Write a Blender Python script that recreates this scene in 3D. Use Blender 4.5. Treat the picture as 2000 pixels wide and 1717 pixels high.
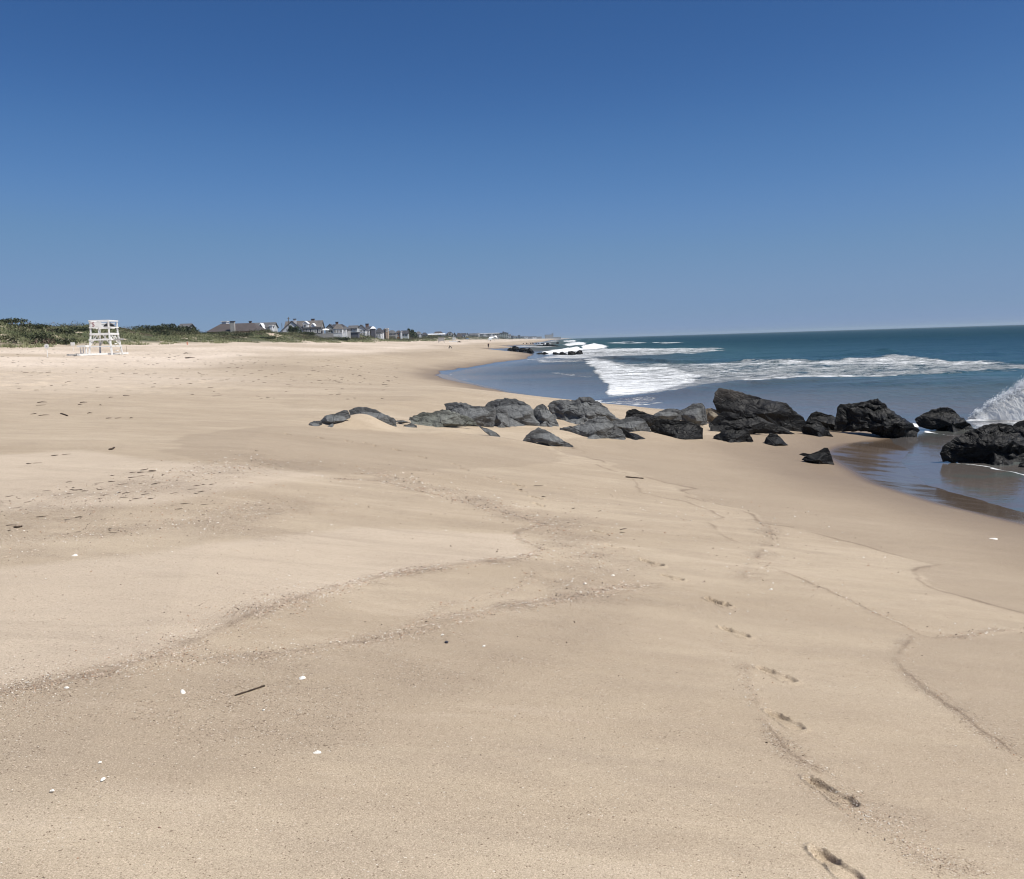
import bpy, math, random
import numpy as np
R = math.radians
random.seed(7); rng = np.random.default_rng(7)
for _o in list(bpy.data.objects): bpy.data.objects.remove(_o)
SC = bpy.context.scene
COL = SC.collection

# ------------------------------------------------------------------ camera
CAM_Z = 3.4; FPX = 1800.0
PITCH = math.atan(194.3/1800.0); ROLL = math.atan(0.0308)
fw = np.array([0, math.cos(PITCH), -math.sin(PITCH)])
up0 = np.array([0, math.sin(PITCH), math.cos(PITCH)])
r0 = np.array([1.0, 0, 0])
rt = math.cos(ROLL)*r0 - math.sin(ROLL)*up0
up = math.cos(ROLL)*up0 + math.sin(ROLL)*r0
camd = bpy.data.cameras.new('camera'); cam = bpy.data.objects.new('camera', camd); COL.objects.link(cam)
from mathutils import Matrix, Vector
cam.matrix_world = Matrix(((rt[0], up[0], -fw[0], 0), (rt[1], up[1], -fw[1], 0), (rt[2], up[2], -fw[2], CAM_Z), (0, 0, 0, 1)))
camd.sensor_fit = 'HORIZONTAL'; camd.sensor_width = 36.0; camd.lens = 36.0*FPX/2000.0
camd.clip_start = 0.1; camd.clip_end = 60000
SC.camera = cam
CAM = np.array([0, 0, CAM_Z])

# ------------------------------------------------------------------ sky and sun
SUN_EL = 56.0; SUN_AZ = 114.0            # azimuth from +Y (view axis) towards +X (the sea)
w = bpy.data.worlds.new('World'); SC.world = w; w.use_nodes = True
nt = w.node_tree; nt.nodes.clear()
sky = nt.nodes.new('ShaderNodeTexSky'); sky.sky_type = 'NISHITA'; sky.sun_disc = False
sky.sun_elevation = R(SUN_EL); sky.sun_rotation = R(SUN_AZ)
sky.altitude = 0; sky.air_density = 0.6; sky.dust_density = 0.3; sky.ozone_density = 6.0
crv = nt.nodes.new('ShaderNodeRGBCurve'); m1 = nt.nodes.new('ShaderNodeVectorMath'); m1.operation = 'SCALE'; m1.inputs['Scale'].default_value = 0.1
m2 = nt.nodes.new('ShaderNodeVectorMath'); m2.operation = 'SCALE'; m2.inputs['Scale'].default_value = 10.0
cm = crv.mapping; cm.use_clip = False; cm.extend = 'EXTRAPOLATED'
for ci, pts in enumerate((((0, 0), (.083, .043), (.128, .089), (.181, .138), (.286, .188), (.375, .208), (1, .5)), ((0, 0), (.162, .128), (.235, .207), (.321, .268), (.45, .305), (.507, .312), (1, .55)), ((0, 0), (.337, .333), (.459, .448), (.54, .490), (.61, .488), (1, .62)))):
    c_ = cm.curves[ci]
    c_.points[0].location = pts[0]; c_.points[1].location = pts[-1]
    for q in pts[1:-1]: c_.points.new(*q)
cm.update()
bg = nt.nodes.new('ShaderNodeBackground'); bg.inputs[1].default_value = 0.1/2**0.35
wo = nt.nodes.new('ShaderNodeOutputWorld')
nt.links.new(sky.outputs[0], m1.inputs[0]); nt.links.new(m1.outputs[0], crv.inputs['Color']); nt.links.new(crv.outputs[0], m2.inputs[0])
nt.links.new(m2.outputs[0], bg.inputs[0]); nt.links.new(bg.outputs[0], wo.inputs[0])
sund = bpy.data.lights.new('sun', 'SUN'); sund.energy = 4.4; sund.angle = R(0.53); sund.color = (1.0, 0.955, 0.88)
sun = bpy.data.objects.new('sun', sund); COL.objects.link(sun)
_e, _a = R(SUN_EL), R(SUN_AZ)
sdir = Vector((math.sin(_a)*math.cos(_e), math.cos(_a)*math.cos(_e), math.sin(_e)))
sun.rotation_euler = sdir.to_track_quat('Z', 'Y').to_euler(); sun.location = (40, -20, 60)
SC.view_settings.view_transform = 'Standard'; SC.view_settings.look = 'None'
SC.view_settings.exposure = 0.35; SC.view_settings.gamma = 1.0; SC.view_settings.use_curve_mapping = False
SC.cycles.filter_width = 1.1; SC.cycles.max_bounces = 6; SC.cycles.diffuse_bounces = 3; SC.cycles.glossy_bounces = 3
SC.cycles.transparent_max_bounces = 6; SC.cycles.volume_bounces = 0

# ------------------------------------------------------------------ numeric helpers
def _h(ix, iy, iz, s):
    n = (ix.astype(np.int64)*374761393 + iy.astype(np.int64)*668265263 + iz.astype(np.int64)*2147483647 + s*1274126177) & 0xffffffff
    n = ((n ^ (n >> 13))*1274126177) & 0xffffffff
    n = (n ^ (n >> 16)) & 0xffffffff
    n = (n*2246822519) & 0xffffffff
    return ((n ^ (n >> 15)) & 0xffff)/32767.5 - 1.0
def noise3(x, y, z, s=0):
    x, y, z = np.broadcast_arrays(np.asarray(x, float), np.asarray(y, float), np.asarray(z, float))
    ix, iy, iz = np.floor(x), np.floor(y), np.floor(z)
    fx, fy, fz = x-ix, y-iy, z-iz
    fx, fy, fz = [f*f*f*(f*(f*6-15)+10) for f in (fx, fy, fz)]
    def L(a, b, t): return a+(b-a)*t
    c = lambda a, b, d: _h(ix+a, iy+b, iz+d, s)
    return L(L(L(c(0,0,0), c(1,0,0), fx), L(c(0,1,0), c(1,1,0), fx), fy), L(L(c(0,0,1), c(1,0,1), fx), L(c(0,1,1), c(1,1,1), fx), fy), fz)
def noise2(x, y, s=0):
    x = np.asarray(x, float); y = np.asarray(y, float)
    ix, iy = np.floor(x), np.floor(y); fx, fy = x-ix, y-iy
    fx, fy = [f*f*f*(f*(f*6-15)+10) for f in (fx, fy)]
    z = np.zeros_like(ix)
    c = lambda a, b: _h(ix+a, iy+b, z, s)
    a = c(0,0)+(c(1,0)-c(0,0))*fx; b = c(0,1)+(c(1,1)-c(0,1))*fx
    return a+(b-a)*fy
def fbm2(x, y, o=4, s=0, g=0.5):
    t = 0; a = 1.0
    for i in range(o):
        t = t+a*noise2(x*2**i+i*17.3, y*2**i-i*9.1, s+i); a *= g
    return t
def fbm3(x, y, z, o=4, s=0, g=0.5):
    t = 0; a = 1.0
    for i in range(o):
        t = t+a*noise3(x*2**i+i*7.3, y*2**i-i*9.1, z*2**i+i*3.7, s+i); a *= g
    return t
def ss(a, b, x):
    t = np.clip((x-a)/(b-a), 0, 1); return t*t*(3-2*t)

def ray(px, py):
    d = fw*FPX + rt*(px-1000.0) + up*(858.5-py)
    return d/d[1]                       # scaled so that y advances by one
def at(px, py, Y):
    """the world point on the ray of a photo pixel at distance Y"""
    return CAM + ray(px, py)*Y
def topx(P):
    d = np.asarray(P)-CAM
    a, b, c = d@fw, d@rt, d@up
    return 1000+FPX*b/a, 858.5-FPX*c/a

# ------------------------------------------------------------------ shore and ground shape
WY = np.array([-60, 0, 12, 16, 20, 23, 26, 29, 33, 39, 43, 49.5, 73, 88, 103, 116, 131, 161, 189, 215, 250, 300, 345, 400, 500, 600, 800, 1200, 2500, 9000.])
WX = np.array([18, 13, 10.5, 9.2, 8.9, 9.2, 11.4, 13.8, 12, 7.6, 5.6, 3.2, -2.6, -5.5, -7.0, -4.2, -1.6, 4.0, 6.0, 6.0, 3.5, -4, -6.5, 6, -4, 18, 22, 48, 118, 620.])
def xw(Y): return np.interp(Y, WY, WX)
SK = np.array([-400, -60, -10, -2, 0, 3, 6, 10, 14, 25, 35, 52, 68, 90, 2000.])
SZ = np.array([-8, -2.8, -0.42, -0.07, 0.0, 0.38, 0.74, 1.25, 1.8, 2.5, 3.15, 4.2, 4.6, 4.7, 4.9])
def xd(Y): return -60+0.05*np.maximum(0, Y-300)-np.maximum(0, 60-Y)*0.15
DUNEAMP = 1.0
BUMPS = []     # local sand drifts (x, y, rx, ry, height)
def gz(X, Y, fine=True):
    X = np.asarray(X, float); Y = np.asarray(Y, float)
    s = xw(Y)-X
    # smooth cusps: average a few shore offsets
    for d in (-2.5, 2.5): s = s + (xw(Y+d*(1+np.abs(Y)*0.02))-X)
    s = s/3
    z = np.interp(s, SK, SZ)
    z = z + 0.05*ss(3, 12, s)*fbm2(X/9, Y/14, 2, 3)
    v = xd(Y)-X + 3.0*fbm2(X/22, Y/22, 2, 11)
    ramp = ss(0, 22, v)
    dune = ramp*(3.1 - 1.0*ss(330, 240, Y) + 1.2*fbm2(X/17+5, Y/26, 3, 21) + 1.0*fbm2(X/60, Y/75, 2, 31)*1.0)
    # tall knoll at the left, thinning to the right as the photograph shows
    dune = dune + ss(4, 24, v)*2.3*np.exp(-((Y-132)/26.0)**2)
    z = z + np.maximum(dune, 0)
    if BUMPS:
        for (bx, by, rx, ry, hh) in BUMPS:
            q = ((X-bx)/rx)**2+((Y-by)/ry)**2
            m = q < 9
            if np.any(m): z = z + np.where(m, hh*np.exp(-q), 0)
    return z
def hit(px, py, zoff=0.0):
    """where the ray of a photo pixel meets the ground"""
    d = ray(px, py); t = 1.5*np.power(1.0035, np.arange(0, 2500))
    P = CAM[None]+d[None]*t[:, None]
    g = gz(P[:, 0], P[:, 1])+zoff
    b = np.nonzero(P[:, 2] < g)[0]
    if len(b) == 0: return CAM+d*3000
    i = max(b[0], 1)
    a, c = t[i-1], t[i]
    for _ in range(18):
        m = (a+c)/2; p = CAM+d*m
        if p[2] < float(gz(p[0], p[1]))+zoff: c = m
        else: a = m
    return CAM+d*c
def hits(pts): return np.array([hit(*p) for p in pts])
def dist_line(X, Y, P, closed=False):
    D = np.full(X.shape, 1e9); n = len(P); T = np.zeros(X.shape)
    for i in range(n if closed else n-1):
        a, b = P[i][:2], P[(i+1) % n][:2]; e = b-a; L = e@e+1e-12
        t = np.clip(((X-a[0])*e[0]+(Y-a[1])*e[1])/L, 0, 1)
        d = np.hypot(X-a[0]-t*e[0], Y-a[1]-t*e[1])
        D = np.minimum(D, d)
    return D
def inside(X, Y, P):
    c = np.zeros(X.shape, bool); n = len(P)
    for i in range(n):
        x1, y1 = P[i][:2]; x2, y2 = P[(i+1) % n][:2]
        if y1 == y2: continue
        k = ((y1 > Y) != (y2 > Y)) & (X < (x2-x1)*(Y-y1)/(y2-y1)+x1)
        c ^= k
    return c
def sdf(X, Y, P): return np.where(inside(X, Y, P), -1, 1)*dist_line(X, Y, P, True)

# ------------------------------------------------------------------ object helpers
def tag(o, label=None, cat=None, group=None, kind=None):
    if label: o['label'] = label
    if cat: o['category'] = cat
    if group: o['group'] = group
    if kind: o['kind'] = kind
    return o
def mesh_np(name, V, F, mat, parent=None, smooth=False, attrs=None):
    me = bpy.data.meshes.new(name); V = np.asarray(V, np.float32); 
    if isinstance(F, np.ndarray):
        k = F.shape[1]; nf = len(F)
        me.vertices.add(len(V)); me.vertices.foreach_set('co', V.ravel())
        me.loops.add(nf*k); me.loops.foreach_set('vertex_index', F.astype(np.int32).ravel())
        me.polygons.add(nf); me.polygons.foreach_set('loop_start', np.arange(0, nf*k, k, dtype=np.int32))
        me.update(calc_edges=True)
    else:
        me.from_pydata([tuple(map(float, v)) for v in V], [], F)
    me.polygons.foreach_set('use_smooth', np.full(len(me.polygons), smooth))
    if attrs:
        for n, a in attrs.items():
            if a.ndim == 1:
                t = me.attributes.new(n, 'FLOAT', 'POINT'); t.data.foreach_set('value', a.astype(np.float32))
            else:
                t = me.attributes.new(n, 'FLOAT_COLOR', 'POINT')
                t.data.foreach_set('color', np.hstack([a, np.ones((len(a), 1))]).astype(np.float32).ravel())
    me.materials.append(mat); me.update()
    o = bpy.data.objects.new(name, me); COL.objects.link(o)
    if parent: o.parent = parent
    return o
def empty(name, loc=(0, 0, 0), **k):
    o = bpy.data.objects.new(name, None); COL.objects.link(o); o.location = loc; o.empty_display_size = 0.3
    return tag(o, **k)
class MB:
    def __init__(s): s.V = []; s.F = []
    def add(s, V, F):
        b = len(s.V); s.V += [tuple(map(float, v)) for v in V]; s.F += [tuple(i+b for i in f) for f in F]; return s
    def box(s, a, b):
        x0, y0, z0 = a; x1, y1, z1 = b
        return s.add([(x0,y0,z0),(x1,y0,z0),(x1,y1,z0),(x0,y1,z0),(x0,y0,z1),(x1,y0,z1),(x1,y1,z1),(x0,y1,z1)],
                     [(0,3,2,1),(4,5,6,7),(0,1,5,4),(1,2,6,5),(2,3,7,6),(3,0,4,7)])
    def beam(s, p, q, w_, t_, side=None):
        p = Vector(p); q = Vector(q); d = (q-p).normalized()
        sd = Vector(side) if side is not None else (Vector((0, 0, 1)) if abs(d.z) < 0.9 else Vector((1, 0, 0)))
        a = (sd-d*sd.dot(d)).normalized(); b = d.cross(a)
        V = []
        for c in (p, q):
            for i, j in ((-1,-1),(1,-1),(1,1),(-1,1)): V.append(c+a*(w_/2*i)+b*(t_/2*j))
        return s.add(V, [(0,3,2,1),(4,5,6,7),(0,1,5,4),(1,2,6,5),(2,3,7,6),(3,0,4,7)])
    def tube(s, pts, rads, n=8):
        V = []; F = []
        pts = [Vector(p) for p in pts]
        for k, p in enumerate(pts):
            d = (pts[min(k+1, len(pts)-1)]-pts[max(k-1, 0)]).normalized()
            sd = Vector((0, 0, 1)) if abs(d.z) < 0.9 else Vector((1, 0, 0))
            a = (sd-d*sd.dot(d)).normalized(); b = d.cross(a)
            for i in range(n):
                t = 2*math.pi*i/n; V.append(p+a*(rads[k]*math.cos(t))+b*(rads[k]*math.sin(t)))
        for k in range(len(pts)-1):
            for i in range(n): F.append((k*n+i, k*n+(i+1) % n, (k+1)*n+(i+1) % n, (k+1)*n+i))
        F.append(tuple(range(n))[::-1]); F.append(tuple((len(pts)-1)*n+i for i in range(n)))
        return s.add(V, F)
    def build(s, name, mat, parent=None, loc=None, smooth=False):
        V = np.array(s.V)
        if loc is not None: V = V-np.array(loc)
        return mesh_np(name, V, s.F, mat, parent, smooth)

# ------------------------------------------------------------------ materials
class NB:
    """small node helper"""
    def __init__(s, name):
        s.m = bpy.data.materials.new(name); s.m.use_nodes = True; s.t = s.m.node_tree; s.t.nodes.clear()
        s.out = s.t.nodes.new('ShaderNodeOutputMaterial'); s.b = s.t.nodes.new('ShaderNodeBsdfPrincipled')
        s.t.links.new(s.b.outputs[0], s.out.inputs[0])
    def n(s, typ, **k):
        x = s.t.nodes.new(typ)
        for a, v in k.items(): setattr(x, a, v)
        return x
    def put(s, sock, v):
        if isinstance(v, bpy.types.NodeSocket): s.t.links.new(v, sock)
        elif isinstance(v, (tuple, list)): sock.default_value = (*v, 1) if (len(v) == 3 and len(sock.default_value) == 4) else v
        else: sock.default_value = v
    def set(s, **k):
        for a, v in k.items(): s.put(s.b.inputs[a.replace('_', ' ')], v)
    def pos(s): return s.n('ShaderNodeNewGeometry').outputs['Position']
    def obj(s): return s.n('ShaderNodeTexCoord').outputs['Object']
    def scale(s, v, sc):
        x = s.n('ShaderNodeVectorMath', operation='MULTIPLY'); s.put(x.inputs[0], v); x.inputs[1].default_value = sc; return x.outputs[0]
    def noise(s, v, sc, det=3, rough=0.5, dist=0.0):
        x = s.n('ShaderNodeTexNoise'); s.put(x.inputs['Vector'], v); x.inputs['Scale'].default_value = sc
        x.inputs['Detail'].default_value = det; x.inputs['Roughness'].default_value = rough; x.inputs['Distortion'].default_value = dist
        return x.outputs[0]
    def voro(s, v, sc, feat='F1'):
        x = s.n('ShaderNodeTexVoronoi', feature=feat); s.put(x.inputs['Vector'], v); x.inputs['Scale'].default_value = sc
        return x
    def ramp(s, v, lo, hi, a=0.0, b=1.0):
        x = s.n('ShaderNodeMapRange'); x.clamp = True; s.put(x.inputs[0], v)
        for i, q in enumerate((lo, hi, a, b)): s.put(x.inputs[i+1], q)
        return x.outputs[0]
    def math(s, op, a, b=0.0, c=None):
        x = s.n('ShaderNodeMath', operation=op); s.put(x.inputs[0], a); s.put(x.inputs[1], b)
        if c is not None: s.put(x.inputs[2], c)
        return x.outputs[0]
    def mix(s, f, a, b):
        x = s.n('ShaderNodeMix', data_type='RGBA'); s.put(x.inputs[0], f); s.put(x.inputs[6], a); s.put(x.inputs[7], b); return x.outputs[2]
    def mixf(s, f, a, b):
        x = s.n('ShaderNodeMix', data_type='FLOAT'); s.put(x.inputs[0], f); s.put(x.inputs[2], a); s.put(x.inputs[3], b); return x.outputs[0]
    def attr(s, n, col=False):
        x = s.n('ShaderNodeAttribute', attribute_name=n); return x.outputs['Color' if col else 'Fac']
    def bump(s, h, dist, strength=1.0, nrm=None):
        x = s.n('ShaderNodeBump'); s.put(x.inputs['Height'], h); x.inputs['Distance'].default_value = dist
        s.put(x.inputs['Strength'], strength)
        if nrm is not None: s.put(x.inputs['Normal'], nrm)
        return x.outputs[0]

def mat_flat(name, col, rough=0.7, var=0.12, sc=3.0, bump=0.0, metal=0.0):
    b = NB(name); p = b.obj(); n = b.noise(p, sc, 4, 0.6)
    dark = tuple(c*(1-var*1.6) for c in col); lite = tuple(min(1, c*(1+var)) for c in col)
    b.set(Base_Color=b.mix(b.ramp(n, 0.3, 0.7), dark, lite), Roughness=rough, Metallic=metal)
    if bump: b.set(Normal=b.bump(b.noise(p, sc*8, 3), bump))
    return b.m

# sand
b = NB('sand'); p = b.pos()
wet = b.attr('wet'); damp = b.attr('damp'); grav = b.attr('gravel'); tone = b.attr('tone'); veg = b.attr('veg'); line = b.attr('line')
aniso = b.scale(p, (0.35, 1.0, 1.0))
n_big = b.noise(aniso, 0.55, 4, 0.55); n_mid = b.noise(aniso, 3.2, 5, 0.62, 0.4); n_fine = b.noise(p, 60, 4, 0.75); n_grain = b.noise(p, 170, 3, 0.85)
c = b.mix(b.ramp(n_big, 0.36, 0.64), (0.380, 0.305, 0.215), (0.470, 0.387, 0.282))
c = b.mix(b.ramp(n_mid, 0.40, 0.68, 0, 0.42), c, (0.315, 0.248, 0.178))
c = b.mix(b.ramp(tone, 0, 1, 0, 1), c, (0.68, 0.58, 0.475))
st = b.noise(b.scale(p, (0.5, 2.2, 1.0)), 1.1, 5, 0.68, 0.6)
c = b.mix(b.ramp(st, 0.50, 0.66, 0, 0.34), c, (0.315, 0.255, 0.190))
c = b.mix(b.ramp(st, 0.46, 0.34, 0, 0.25), c, (0.56, 0.465, 0.36))
c = b.mix(b.math('MULTIPLY', damp, 0.78), c, (0.285, 0.225, 0.160))
c = b.mix(b.ramp(n_fine, 0.50, 0.72, 0, 0.30), c, (0.21, 0.158, 0.108))
c = b.mix(b.ramp(n_grain, 0.54, 0.66, 0, 0.90), c, (0.17, 0.125, 0.085))
c = b.mix(b.ramp(n_grain, 0.45, 0.34, 0, 0.75), c, (0.76, 0.61, 0.48))
# shell grit that the swash left in bands
v1 = b.voro(p, 190); cell = b.n('ShaderNodeSeparateColor'); b.put(cell.inputs[0], v1.outputs['Color'])
gmask = b.math('MULTIPLY', grav, b.ramp(b.noise(p, 14, 3, 0.7), 0.35, 0.62))
isg = b.math('LESS_THAN', cell.outputs[0], b.math('MULTIPLY', gmask, 0.55))
gc = b.mix(b.ramp(cell.outputs[1], 0.55, 0.62), (0.12, 0.075, 0.045), b.mix(b.ramp(cell.outputs[2], 0.3, 0.6), (0.34, 0.24, 0.16), (0.72, 0.66, 0.56)))
c = b.mix(b.math('MULTIPLY', isg, 0.85), c, gc)
c = b.mix(b.math('MULTIPLY', line, 0.62), c, (0.15, 0.10, 0.065))
c = b.mix(b.math('MULTIPLY', b.math('MULTIPLY', grav, b.ramp(b.noise(p, 45, 3, 0.75), 0.42, 0.6)), 0.42), c, (0.20, 0.145, 0.10))
# dune soil under the grass
vg = b.mix(b.ramp(b.noise(p, 0.35, 5, 0.65), 0.42, 0.6), (0.052, 0.066, 0.026), (0.11, 0.105, 0.058))
vg = b.mix(b.ramp(b.noise(p, 0.16, 3, 0.6), 0.56, 0.64), vg, (0.085, 0.055, 0.04))
sm = b.ramp(b.noise(b.scale(p, (1, 0.5, 1)), 0.22, 4, 0.6), 0.57, 0.62)
c = b.mix(b.math('MULTIPLY', veg, b.math('SUBTRACT', 1.0, sm)), c, vg)
# wet sand by the water
c = b.mix(b.ramp(wet, 0.0, 0.75), c, (0.175, 0.128, 0.088))
c = b.mix(b.ramp(wet, 0.75, 1.0), c, (0.105, 0.078, 0.058))
b.set(Base_Color=c, Roughness=b.mixf(b.ramp(wet, 0.70, 0.95), b.mixf(b.ramp(wet, 0.1, 0.7), 0.85, 0.55), 0.10))
b.b.inputs['Specular IOR Level'].default_value = 0.3
hgt = b.math('ADD', b.math('MULTIPLY', n_fine, 0.45), b.math('ADD', b.math('MULTIPLY', n_grain, 0.2), b.math('MULTIPLY', isg, 0.5)))
hgt = b.math('ADD', hgt, b.math('MULTIPLY', n_mid, 1.2))
b.set(Normal=b.bump(hgt, 0.010, b.ramp(wet, 0.5, 0.85, 1.0, 0.06)))
M_SAND = b.m

# sea
b = NB('sea_water'); p = b.pos()
foam = b.attr('foam'); depth = b.attr('depth'); far = b.attr('far')
wv = b.scale(p, (1.0, 0.42, 1.0)); wv2 = b.scale(p, (0.55, 1.0, 1.0))
shallow = b.mix(b.ramp(depth, 0.0, 0.22), (0.145, 0.112, 0.090), (0.115, 0.100, 0.086))
mid_ = b.mix(b.ramp(depth, 0.35, 1.5), shallow, (0.040, 0.092, 0.094))
deep = b.mix(b.ramp(depth, 0.9, 3.5), mid_, (0.008, 0.038, 0.064))
deep = b.mix(b.ramp(b.noise(b.scale(p, (0.02, 0.05, 1)), 1.0, 3), 0.42, 0.6, 0, 0.4), deep, (0.010, 0.040, 0.062))
deep = b.mix(b.ramp(b.noise(wv2, 0.9, 4, 0.6, 0.8), 0.50, 0.66, 0, 0.30), deep, (0.05, 0.13, 0.13))
fn = b.noise(b.scale(p, (0.5, 1.1, 1.0)), 0.75, 8, 0.66, 0.9)
fn2 = b.noise(p, 3.0, 4, 0.7, 0.5)
fn3 = b.noise(p, 13.0, 4, 0.7, 0.5)
fsum = b.math('ADD', b.math('MULTIPLY', fn, 0.55), b.math('ADD', b.math('MULTIPLY', fn2, 0.22), b.math('MULTIPLY', fn3, 0.23)))
fm = b.ramp(b.math('ADD', b.math('MULTIPLY', foam, 0.62), fsum), 0.83, 0.98)
b.set(Base_Color=b.mix(fm, deep, (0.78, 0.80, 0.81)))
b.set(Roughness=b.mixf(fm, b.mixf(b.ramp(depth, 0.0, 0.5), 0.08, 0.16), 0.85))
b.b.inputs['IOR'].default_value = 1.33
b.set(Roughness=b.mixf(fm, b.mixf(b.ramp(depth, 0.0, 0.5), 0.08, b.ramp(far, 0.04, 0.35, 0.16, 0.6)), 0.85))
b.set(Specular_IOR_Level=b.mixf(b.ramp(far, 0.10, 0.35), b.mixf(b.ramp(far, 0.03, 0.07), b.mixf(b.ramp(depth, 0.0, 0.2), 0.36, 0.5), b.mixf(b.ramp(depth, 0.15, 0.8), 0.06, 0.24)), 0.08))
hw = b.math('ADD', b.math('MULTIPLY', b.noise(wv, 1.6, 5, 0.62, 0.3), 0.8), b.math('MULTIPLY', b.noise(wv2, 5.5, 4, 0.65), 0.25))
hw = b.math('ADD', hw, b.math('MULTIPLY', fm, b.math('ADD', 0.2, b.math('MULTIPLY', fn2, 0.5))))
b.set(Normal=b.bump(hw, 0.32, b.ramp(depth, 0.02, 0.6, 0.05, 1.0)))
M_SEA = b.m

# rock: dark armour stone, dry above, wet and black near the water
def rock_mat(name, dry, wetc, z0, z1, green=0.0, glint=0.5):
    b = NB(name); g = b.pos(); sep = b.n('ShaderNodeSeparateXYZ'); b.put(sep.inputs[0], g)
    n1 = b.noise(g, 1.4, 5, 0.6, 0.3); n2 = b.noise(g, 9, 5, 0.65); n3 = b.noise(b.scale(g, (1.0, 1.0, 1.7)), 2.6, 6, 0.7, 0.5)
    zz = b.math('ADD', sep.outputs[2], b.math('MULTIPLY', b.math('SUBTRACT', n1, 0.5), 0.9))
    wt = b.ramp(zz, z1, z0)
    d1 = b.mix(b.ramp(n2, 0.35, 0.68), tuple(x*0.62 for x in dry), tuple(min(1, x*1.35) for x in dry))
    d1 = b.mix(b.ramp(n3, 0.60, 0.70, 0, 0.4), d1, tuple(x*0.45 for x in dry))
    d1 = b.mix(b.ramp(b.noise(g, 22, 3, 0.7), 0.63, 0.72, 0, 0.5), d1, tuple(min(1, x*2.6) for x in dry))
    if green: d1 = b.mix(b.ramp(n1, 0.45, 0.6, 0, green), d1, (0.125, 0.133, 0.108))
    w1 = b.mix(b.ramp(n2, 0.4, 0.7), wetc, tuple(x*2.2 for x in wetc))
    b.set(Base_Color=b.mix(wt, d1, w1), Roughness=b.mixf(wt, 0.9, b.ramp(n2, 0.3, 0.7, 0.40, 0.75)))
    b.b.inputs['Specular IOR Level'].default_value = glint
    ck = b.voro(b.scale(g, (1.0, 1.0, 2.0)), 2.6, 'DISTANCE_TO_EDGE')
    h = b.math('ADD', b.math('MULTIPLY', n2, 0.5), b.math('MULTIPLY', n3, 0.9))
    h = b.math('ADD', h, b.ramp(ck.outputs[0], 0.0, 0.04, -0.25, 0.0))
    h = b.math('ADD', h, b.math('MULTIPLY', b.noise(g, 45, 3, 0.7), 0.12))
    b.set(Normal=b.bump(h, 0.04))
    return b.m
M_RDRY = rock_mat('dry_grey_rock', (0.118, 0.122, 0.123), (0.020, 0.021, 0.023), 0.2, 0.7)
M_RGRN = rock_mat('greenish_rock', (0.145, 0.150, 0.135), (0.02, 0.021, 0.02), 0.2, 0.6, 0.6)
M_RMIX = rock_mat('half_wet_rock', (0.125, 0.113, 0.100), (0.0045, 0.0045, 0.005), 1.4, 1.85, 0.0, 0.3)
M_RWET = rock_mat('wet_black_rock', (0.012, 0.0115, 0.011), (0.003, 0.0031, 0.0034), 1.5, 2.4, 0.0, 0.28)
M_RBRN = rock_mat('sandy_brown_rock', (0.19, 0.16, 0.12), (0.03, 0.025, 0.02), 0.0, 0.4)

M_WHITE = mat_flat('weathered_white_paint', (0.80, 0.80, 0.78), 0.5, 0.05, 2.0)
M_WOODG = mat_flat('grey_weathered_wood', (0.36, 0.35, 0.34), 0.8, 0.2, 4.0)
M_STICK = mat_flat('dark_driftwood', (0.055, 0.035, 0.022), 0.8, 0.3, 20)
M_SHELL = mat_flat('bleached_shell', (0.82, 0.79, 0.72), 0.45, 0.08, 60)
M_BLACK = mat_flat('black_fabric', (0.012, 0.012, 0.014), 0.8, 0.3, 5)
M_REDL = mat_flat('dark_red_lettering', (0.25, 0.02, 0.035), 0.6, 0.1, 5)
M_RED = mat_flat('orange_red_plastic', (0.55, 0.10, 0.04), 0.5, 0.1, 5)
M_BLUE = mat_flat('blue_canvas', (0.05, 0.10, 0.22), 0.8, 0.1, 5)
M_GLASS = mat_flat('dark_window_glass', (0.03, 0.035, 0.045), 0.15, 0.2, 1)
M_POLE = mat_flat('grey_utility_pole', (0.16, 0.14, 0.12), 0.85, 0.2, 3)
M_TRUNK = mat_flat('bark', (0.07, 0.05, 0.035), 0.9, 0.3, 6)
M_BRICK = mat_flat('brown_brick', (0.20, 0.12, 0.09), 0.9, 0.2, 3)
M_STONE = mat_flat('pale_grey_masonry', (0.36, 0.35, 0.33), 0.9, 0.15, 3)
def leafmat(name, a, c_, br=None):
    b = NB(name); t = b.attr('shade')
    n = b.noise(b.pos(), 0.7, 4, 0.6)
    cc = b.mix(b.ramp(b.math('ADD', t, b.math('MULTIPLY', b.math('SUBTRACT', n, 0.5), 1.2)), 0.1, 0.9), a, c_)
    if br: cc = b.mix(b.ramp(b.noise(b.pos(), 0.25, 3, 0.6), 0.52, 0.62), cc, br)
    b.set(Base_Color=cc, Roughness=0.7); b.b.inputs['Specular IOR Level'].default_value = 0.25
    return b.m
M_SHRUB = leafmat('dark_shrub_leaves', (0.022, 0.030, 0.014), (0.070, 0.082, 0.036))
M_SCRUB = leafmat('brown_green_scrub', (0.045, 0.050, 0.024), (0.12, 0.125, 0.062), (0.10, 0.068, 0.050))
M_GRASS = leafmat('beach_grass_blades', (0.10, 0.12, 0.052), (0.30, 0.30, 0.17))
M_EVERG = leafmat('evergreen_needles', (0.016, 0.026, 0.012), (0.055, 0.075, 0.03))
# ------------------------------------------------------------------ sand features of the photograph, laid on the ground
def Z(ox, oy, s, pts): return [(ox+a/s, oy+b_/s) for a, b_ in pts]
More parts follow.
